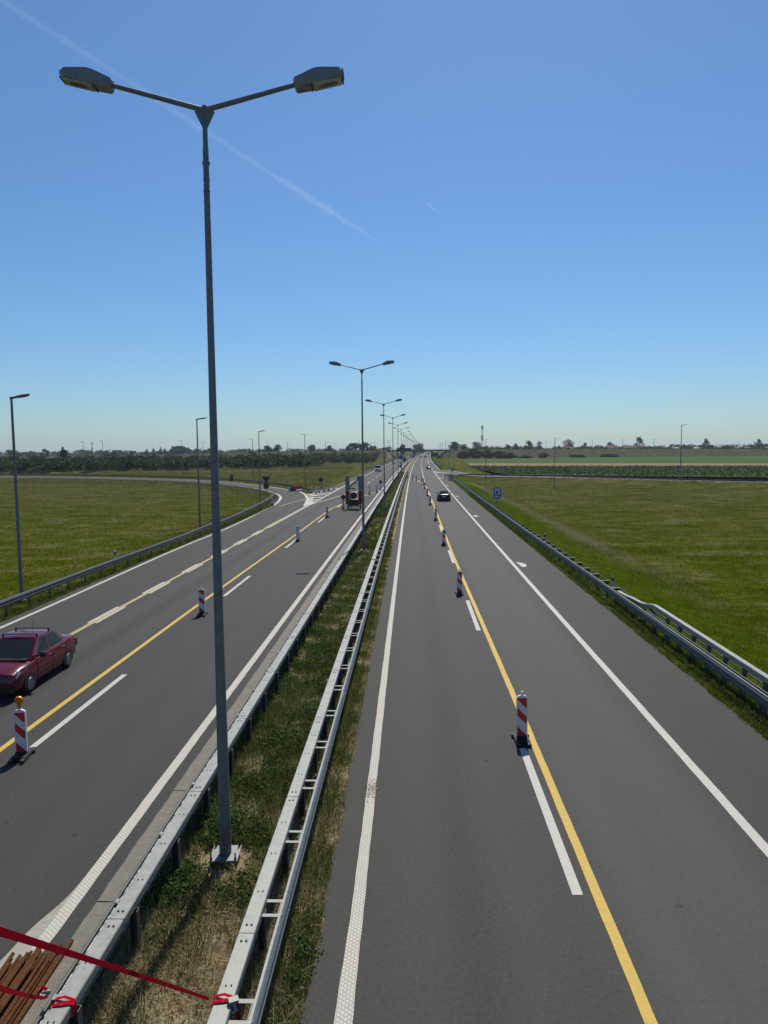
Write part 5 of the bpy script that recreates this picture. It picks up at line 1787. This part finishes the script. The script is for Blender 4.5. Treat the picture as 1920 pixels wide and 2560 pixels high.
belt('shrubbery', 'belt of dark scrub bushes below the left embankment', sp['leaf_dark'], 'leaf_dark', 210, .55)
belt('shrubbery', 'mid green bushes mixed through the scrub belt on the left', sp['leaf_mid'], 'leaf_mid', 210, .55)
belt('shrubbery', 'grey green bushes mixed through the scrub belt on the left', sp['leaf_grey'], 'leaf_grey', 210, .5)
sp = []
for i in range(380):
    x = R2.uniform(-1500, 1800); y = R2.uniform(800, 1700)
    if -60 < x - C(y) < 40: continue
    sp.append((x, y, R2.uniform(9, 11.5) + (1.8 if x > 0 else 0) + max(0, y - 1000) * .001, R2.uniform(14, 40)))
o = belt('treeline', 'hazy continuous line of trees along the horizon', sp, 'leaf_mid', 160, 1.7); o['category'] = 'treeline'
sp = [(R2.uniform(-420, -150), R2.uniform(470, 585), R2.uniform(2.5, 4.6), R2.uniform(8, 16)) for i in range(60)]
belt('shrubbery', 'low dark scrub beyond the crossing road at the far left', sp, 'leaf_dark', 170, .8)
sp = [(R2.uniform(195, 480), R2.uniform(640, 780), R2.uniform(7.5, 11.5), R2.uniform(8, 16)) for i in range(120)] + [(R2.uniform(95, 200), R2.uniform(640, 780), R2.uniform(7.5, 11), R2.uniform(8, 16)) for i in range(60)]
belt('treeline', 'low village greenery between the houses on the right', sp, 'leaf_mid', 170, .9)

# ================================================================== VILLAGE, MAST, PYLONS
M['roof_red'] = plain('clay roof tiles', (.2, .085, .055), .85, 0, .3, 1.2)
M['wall_pale'] = plain('pale house wall', (.45, .42, .36), .85, 0, .15, 1)
M['wall_white'] = plain('white house wall', (.62, .62, .6), .85, 0, .1, 1)
def house(label, x, y, w, d, h, roof_h, rz, wall, roof):
    o = thing('house', label, 'house', (x, y, 0), rz, 'village houses on the right skyline')
    mb = MB(); mb.box((0, 0, h / 2), (w, d, h)); mb.prism([(-w / 2, h), (w / 2, h), (0, h + roof_h)], -d / 2 + .1, d / 2 - .1) if d > w else None
    mb.build('wall', M[wall], o)
    mb = MB()
    if d > w:
        mb.prism([(-w / 2 - .4, h - .1), (0, h + roof_h + .1), (w / 2 + .4, h - .1), (0, h + roof_h - .15)], -d / 2 - .3, d / 2 + .3)
    else:
        mb.add([(-w / 2 - .4, -d / 2 - .4, h), (w / 2 + .4, -d / 2 - .4, h), (w / 2 + .4, d / 2 + .4, h), (-w / 2 - .4, d / 2 + .4, h), (-w / 2 + .6, 0, h + roof_h), (w / 2 - .6, 0, h + roof_h)], [(0, 1, 5, 4), (2, 3, 4, 5), (1, 2, 5), (3, 0, 4), (0, 3, 2, 1)])
    rf = mb.build('roof', M[roof], o)
    mb = MB(); mb.box((w * .2, 0, h + roof_h), (.6, .6, 1.2)); mb.build('chimney', M['wall_pale'], rf)
    for k in range(3):
        mb = MB(); mb.box((-w * .32 + k * w * .32, -d / 2 - .02, h * .6), (.9, .06, 1.1)); mb.build('window', M['glass_dark'], o)
    mb = MB(); mb.box((w * .42, -d / 2 - .02, h * .36), (.9, .06, h * .7)); mb.build('door', M['bark'], o)
    return o
house('house with a red tiled roof left of the airy village tree', 178, 700, 9, 8, 6.6, 2.0, .1, 'wall_pale', 'roof_red')
house('house with a wide red roof right of the first small round tree', 221, 700, 11, 8, 7.2, 2.6, .05, 'wall_white', 'roof_red')
house('long low building with a brown red roof below the tallest airy tree', 243, 705, 19, 9, 6.6, 2.8, -.05, 'wall_pale', 'roof_red')
house('small pale house right of the tallest airy tree', 282, 690, 8, 7, 6.2, 1.2, 0, 'wall_white', 'wall_pale')
house('small white house behind the tallest street lamp', 300, 690, 7, 7, 6.0, 1.2, 0, 'wall_white', 'wall_pale')
house('low white building right of the tallest street lamp', 342, 690, 14, 8, 6.0, 1.2, .02, 'wall_white', 'roof_red')
house('long grey walled building near the right edge of the village', 372, 690, 22, 9, 5.8, 1.0, .02, 'wall_pale', 'wall_pale')
ma = thing('telecom_mast', 'slim lattice telecom mast on the right skyline', 'mast', (92.9, 680, 0), .3)
mb = MB()
for k in range(3):
    a = k * 2.094
    mb.tube([(1.1 * math.cos(a), 1.1 * math.sin(a), 0), (.62 * math.cos(a), .62 * math.sin(a), 29)], .09, 5)
for i in range(22):
    for k in range(3):
        a, b = k * 2.094, (k + 1) * 2.094
        r0, r1 = 1.1 - .022 * i, 1.1 - .022 * (i + 1)
        mb.tube([(r0 * math.cos(a), r0 * math.sin(a), i * 1.3), (r1 * math.cos(b), r1 * math.sin(b), i * 1.3 + 1.3)], .04, 4)
mb.build('lattice', M['sign_dark'], ma)
mb = MB()
for z in (27.8, 26.2, 17.5, 16.0, 19.3):
    for k in range(3):
        a = k * 2.094 + .4
        mb.box((1.0 * math.cos(a), 1.0 * math.sin(a), z), (.35, .35, 1.6), a)
mb.build('antenna', M['sign_dark'], ma)
mb = MB(); mb.tube([(0, 0, 29), (0, 0, 30.2)], .1, 5); mb.build('spike', M['sign_dark'], ma)
def pole(label, x, y, h, arms):
    o = thing('utility_pole', label, 'utility pole', (x, y, -.5), 0, 'utility poles and pylons on the horizon')
    mb = MB(); mb.tube([(0, 0, 0), (0, 0, h)], [.22, .14], 6); mb.build('pole', M['sign_dark'], o)
    if arms:
        mb = MB()
        for z, w in arms: mb.box((0, 0, h - z), (w, .22, .22))
        mb.build('crossarm', M['sign_dark'], o)
    return o
pole('utility pole with short arms left of the far left bushes', -139, 345, 12.8, [(1, 1.3), (3.6, 1.0)])
pole('thin pole behind the embankment, right of the yield sign lamp', -93.5, 705, 15.5, [(.1, 1.5)])
pole('thin pole behind the embankment above the scrub, left of the barrier lamp', -104, 650, 16, [])
pole('thin pole on the skyline right of the round tree above the hatched nose', -52, 650, 16, [])
pole('thin pole on the skyline between the pair of wide round trees', -22, 650, 16.2, [])
pole('distant pylon left of the far lamp row', 6.5, 900, 20, [(1, 5), (4, 7), (7, 5)])
pole('distant thin pole beside the pylon left of the lamp row', -10.5, 900, 17, [(.3, 3)])
pole('distant pylon right of the overpass trees', 77.5, 900, 19, [(2, 5), (5, 6)])
pole('thin pole right of the telecom mast', 150, 760, 16, [])
pole('thin pole between lamp and village trees', 180, 800, 17, [])
pole('thin pole left of the first village house', 208, 720, 16, [])
pole('thin pole above the village roofs', 238, 720, 17, [])
pole('thin pylon right of the tallest airy tree', 355, 950, 19, [(1, 4), (4, 4)])

# ================================================================== GRASS
def blades(name, xy, zfn, hmin, hmax, width, m, lean=.5, label=None, cat='grass', nseg=1):
    n = len(xy)
    xy = np.asarray(xy, dtype=float)
    z = np.array([zfn(p[0], p[1]) for p in xy]) if zfn else np.full(n, -.06)
    h = rng.uniform(hmin, hmax, n)
    a = rng.uniform(0, 2 * np.pi, n)
    w = rng.uniform(.6, 1.3, n) * width / 2
    la = rng.uniform(0, 2 * np.pi, n); lm = rng.uniform(.1, 1, n) * lean * h
    b0 = np.stack([xy[:, 0] - np.cos(a) * w, xy[:, 1] - np.sin(a) * w, z], 1)
    b1 = np.stack([xy[:, 0] + np.cos(a) * w, xy[:, 1] + np.sin(a) * w, z], 1)
    tp = np.stack([xy[:, 0] + np.cos(la) * lm, xy[:, 1] + np.sin(la) * lm, z + h], 1)
    v = np.stack([b0, b1, tp], 1).reshape(-1, 3)
    o = np_mesh(name, v, 3, M[m])
    return stuff(o, label or name, cat)
def clumped(n, o0, o1, y0, y1, power=1.0, clump=.5, dens=None, seed=0):
    """random spots in road offsets, gathered into clumps; denser towards y0 when power > 1"""
    out = []
    r_ = np.random.default_rng(seed)
    while len(out) < n:
        k = 4096
        off = r_.uniform(o0, o1, k); y = y0 + (y1 - y0) * r_.random(k) ** power
        cl = np.sin(off * 2.3 + y * 1.1 + seed) * np.sin(y * 1.7 - off * 1.3 + 2 * seed) + .6 * np.sin(off * 5.1 + seed * 3) * np.sin(y * 4.3 + seed)
        ok = r_.random(k) < np.clip(.5 + clump * cl, .03, 1)
        if dens is not None:
            ok &= r_.random(k) < dens(off, y)
        for a, b in zip(off[ok], y[ok]):
            out.append((C(b) + a, b))
    return out[:n]
MZ = lambda x, y: -.05
# median: straw near the bridge, green weeds farther away
nearf = lambda o, y: np.clip(1.0 - (y - 11) / 9, .12, 1)
farf = lambda o, y: np.clip((y - 9.5) / 6, .10, 1)
LB = [(C(12.8 + SP * k) - (2.57 if k == 0 else 2.65), 12.8 + SP * k) for k in range(3)]
def clear(o, y):
    x = np.array([C(b) for b in y]) + o
    k = np.ones(len(o))
    for bx, by in LB:
        k *= (np.hypot(x - bx, y - by) > .5)
    return k
blades('dry_grass', clumped(30000, -4.0, -.75, 6, 40, 2.0, .35, lambda o, y: nearf(o, y) * clear(o, y), 1), MZ, .03, .22, .014, 'grass_dry', 2.6, 'dry straw and dead grass on the median near the bridge')
blades('grass', clumped(50000, -3.7, -.75, 7, 60, 1.7, .6, lambda o, y: farf(o, y) * clear(o, y), 2), MZ, .08, .28, .018, 'grass_green', .7, 'green grass on the median between the two rails')
blades('grass', clumped(9000, -3.7, -.75, 6, 22, 1.3, .8, clear, 9), MZ, .15, .5, .012, 'grass_olive', .7, 'tall thin olive grass stalks on the median near the bridge')
blades('grass', clumped(16000, -3.4, -.75, 55, 240, 1.6, .5, None, 3), MZ, .15, .45, .06, 'grass_green', .6, 'green grass on the far part of the median')
blades('grass', clumped(30000, -1.15, -.56, 6, 60, 1.7, .4, None, 4), MZ, .04, .16, .014, 'grass_green', 1.0, 'short grass between the median rail and the right carriageway')
blades('dry_grass', clumped(9000, -.85, -.5, 6, 40, 1.7, .2, lambda o, y: np.clip((o + .85) / .3, .1, 1), 5), MZ, .02, .1, .012, 'grass_dry', 2.0, 'dry straw fringe along the edge of the right carriageway')
def weeds(name, spots, m, size, label):
    pts, sz = [], []
    for x, y, h, w, k in spots:
        d = rng.normal(size=(k, 3)) * np.array([w * .4, w * .4, 0])
        z = rng.random(k) ** 1.4 * h
        d *= (1 - .5 * z / h)[:, None]
        pts.append(np.stack([x + d[:, 0], y + d[:, 1], z - .05], 1)); sz.append(rng.uniform(.5, 1.1, k) * size)
    return stuff(np_mesh(name, leaf_cloud(np.concatenate(pts), np.concatenate(sz), 1.5), 4, M[m]), label, 'weeds')
W1 = []
for x, y in clumped(560, -3.5, -1.7, 11.5, 60, 1.5, .6, lambda o, y: farf(o, y) * clear(o, y), 6):
    W1.append((x, y, R2.uniform(.12, .34), R2.uniform(.3, .75), 110 if y < 30 else 50))
W1 += [(C(13.8) - 2.9, 13.9, .5, .6, 260), (C(14.2) - 3.2, 14.4, .45, .7, 260), (C(13.6) - 2.2, 13.7, .5, .5, 220), (C(12.1) - 3.3, 12.2, .35, .5, 160), (C(10.6) - 3.1, 10.6, .3, .5, 120), (C(10.2) - .7, 10.2, .3, .35, 200), (C(9.9) - .8, 9.7, .25, .4, 160)]
weeds('weeds', W1, 'weed', .035, 'leafy green weeds growing between the median rails')
W2 = [(C(y) - 2.4 + R2.uniform(-.8, .8), y, R2.uniform(.4, .9), R2.uniform(.8, 1.4), 60) for y in [R2.uniform(80, 96) for _ in range(26)]]
weeds('weeds', W2, 'weed', .1, 'taller leafy weeds on the median behind the bare soil patch')
# verges
vg = lambda x, y: gz(x, y)
blades('grass', clumped(60000, 10.05, 11.3, 12, 120, 1.9, .35, None, 7), vg, .05, .2, .022, 'grass_green', 1.0, 'grass along the right verge under the guardrail')
blades('dry_grass', clumped(7000, 10.0, 10.3, 14, 90, 1.7, .2, None, 12), vg, .02, .08, .016, 'grass_dry', 1.8, 'dry fringe at the edge of the right shoulder')
blades('grass', clumped(90000, 11.0, 18.5, 14, 150, 1.6, .25, None, 8), vg, .05, .18, .03, 'meadow_blade', 1.2, 'fresh green grass on the slope right of the guardrail')
blades('grass', clumped(170000, 16, 85, 28, 190, 1.25, .25, None, 10), vg, .06, .22, .06, 'meadow_blade', 1.2, 'olive meadow grass on the right field')
blades('grass', clumped(30000, -18.7, -17.4, 26, 98, 1.6, .4, None, 11), vg, .05, .22, .025, 'grass_green', .9, 'grass under the left verge guardrail')
def inleft(o, y):
    x = np.array([C(b) for b in y]) + o
    lim = np.interp(x, [p[0] for p in LN], [p[1] for p in LN], left=250, right=99)
    return (y < lim - 1.5).astype(float)
blades('grass', clumped(180000, -125, -18.7, 30, 225, 1.1, .3, inleft, 13), vg, .06, .26, .065, 'meadow_blade', 1.2, 'olive meadow grass on the left field')
def dryleft(o, y):
    x = np.array([C(b) for b in y]) + o
    lim = np.interp(x, [p[0] for p in LN], [p[1] for p in LN], left=250, right=99)
    return ((y < lim - 1) & (y > lim - 22)).astype(float) * np.clip((y - lim + 22) / 22, 0, 1)
blades('dry_grass', clumped(14000, -110, -19, 80, 222, 1.0, .6, dryleft, 15), vg, .2, .5, .06, 'grass_olive', .8, 'tall dry grass along the inner edge of the left slip road')
blades('dry_grass', clumped(9000, -20.2, -18.9, 30, 98, 1.3, .3, None, 16), vg, .15, .4, .03, 'grass_olive', .8, 'pale tall grass behind the left verge guardrail')
def beyond(o, y):
    x = np.array([C(b) for b in y]) + o
    lo = np.interp(x, [p[0] for p in LF], [p[1] for p in LF], left=262, right=400)
    hi = np.interp(x, [p[0] for p in RAIL2], [p[1] for p in RAIL2])
    return ((y > lo + 3) & (y < hi - 1)).astype(float)
blades('grass', clumped(34000, -150, -15.6, 128, 320, 1.0, .3, beyond, 21), vg, .15, .5, .14, 'meadow_blade', 1.2, 'meadow grass between the left slip road and the far guardrail')
blades('dry_grass', clumped(5000, -150, -15.6, 128, 320, 1.0, .9, beyond, 23), vg, .2, .5, .14, 'grass_olive', 1.0, 'pale dry tufts between the left slip road and the far guardrail')
blades('dry_grass', clumped(5000, 19, 75, 50, 180, 1.0, 1.0, None, 24), vg, .1, .3, .07, 'grass_olive', 1.2, 'pale seed heads scattered over the right field')
blades('dry_grass', clumped(6000, -110, -20, 40, 200, 1.0, 1.0, inleft, 25), vg, .15, .35, .07, 'grass_olive', 1.2, 'pale seed heads scattered over the left field')
# corn in rows
pts, szs = [], []
cx0 = np.array([(38.5, 300), (36, 236), (37, 214), (52, 206), (90, 184), (150, 160), (330, 110)])
for row in range(110):
    for k in range(420):
        x = 36 + k * .62 + R2.uniform(-.15, .15)
        lo = np.interp(x, [37, 52, 90, 150, 330], [214, 206, 184, 160, 110])
        hi = np.interp(x, [38, 64, 180, 420], [312, 302, 265, 235])
        y = lo + row * (hi - lo) / 110
        if R2.random() < .25: continue
        pts.append((x, y, R2.uniform(.0, .45) - .2)); szs.append(R2.uniform(.25, .5))
stuff(np_mesh('corn_plants', leaf_cloud(np.array(pts), np.array(szs)), 4, M['corn']), 'rows of young corn plants on the right field', 'corn')
# a wisp of straw on the white line
pts = rng.normal(size=(160, 3)) * np.array([.09, .22, 0]) + np.array([C(15.5) + .02, 15.45, .012])
o = np_mesh('straw_tuft', leaf_cloud(pts, rng.uniform(.02, .07, 160), .25), 4, M['grass_dry'])
tag(o, 'small wisp of dry straw lying on the right white edge line', 'straw')

# ================================================================== CONTRAILS, HAZE
def contrail(name, label, a, b, r0, r1, dens, seed):
    r_ = random.Random(seed)
    mb = MB()
    n = 60
    A, B = Vector(a), Vector(b)
    pts, rad = [], []
    for i in range(n + 1):
        u = i / n
        p = A.lerp(B, u)
        p += Vector((r_.uniform(-.2, .2), r_.uniform(-.2, .2), r_.uniform(-.3, .3))) * r0
        pts.append(p); rad.append((r0 + (r1 - r0) * u) * r_.uniform(.7, 1.25))
    for i in range(n + 1):
        rad[i] *= .12 + .88 * S(min(i, n - i) / (n * .22))
    m = bpy.data.materials.new(name); m.use_nodes = True
    nt = m.node_tree; nt.nodes.remove(nt.nodes['Principled BSDF'])
    vs = nt.nodes.new('ShaderNodeVolumePrincipled')
    vs.inputs['Color'].default_value = (1, 1, 1, 1); vs.inputs['Density'].default_value = dens; vs.inputs['Anisotropy'].default_value = .5
    nt.links.new(vs.outputs[0], nt.nodes['Material Output'].inputs['Volume'])
    o = None
    for nm, k in ((name, 1.0), ('inner_streak', .68), ('core_streak', .36)):
        mb.v, mb.f = [], []
        mb.tube(pts, [q * k * r_.uniform(.92, 1.08) for q in rad], 12)
        c_ = mb.build(nm, m, o, smooth=180)
        o = o or c_
    return tag(o, label, 'contrail', 'contrails in the sky')
CT = [(-3358, 3125, 3000), (160, 11230, 3000), 27, 46, (541, 9055, 3000), (748, 9525, 3000)]
HAZE = .0001
contrail('contrail', 'long soft white contrail slanting down across the upper left sky', CT[0], CT[1], CT[2], CT[3], .00026, 1)
contrail('contrail', 'short thin contrail right of the middle of the sky', CT[4], CT[5], 9, 5, .003, 2)

hz = MB(); hz.box((300, 2950, 17.5), (8600, 6300, 41)).build('haze', None)
hzo = bpy.data.objects['haze']
m = bpy.data.materials.new('haze'); m.use_nodes = True
nt = m.node_tree; nt.nodes.remove(nt.nodes['Principled BSDF'])
vs = nt.nodes.new('ShaderNodeVolumePrincipled')
vs.inputs['Color'].default_value = (.72, .86, 1.0, 1)
vs.inputs['Density'].default_value = HAZE
vs.inputs['Anisotropy'].default_value = .3
nt.links.new(vs.outputs[0], nt.nodes['Material Output'].inputs['Volume'])
hzo.data.materials.append(m)
stuff(hzo)
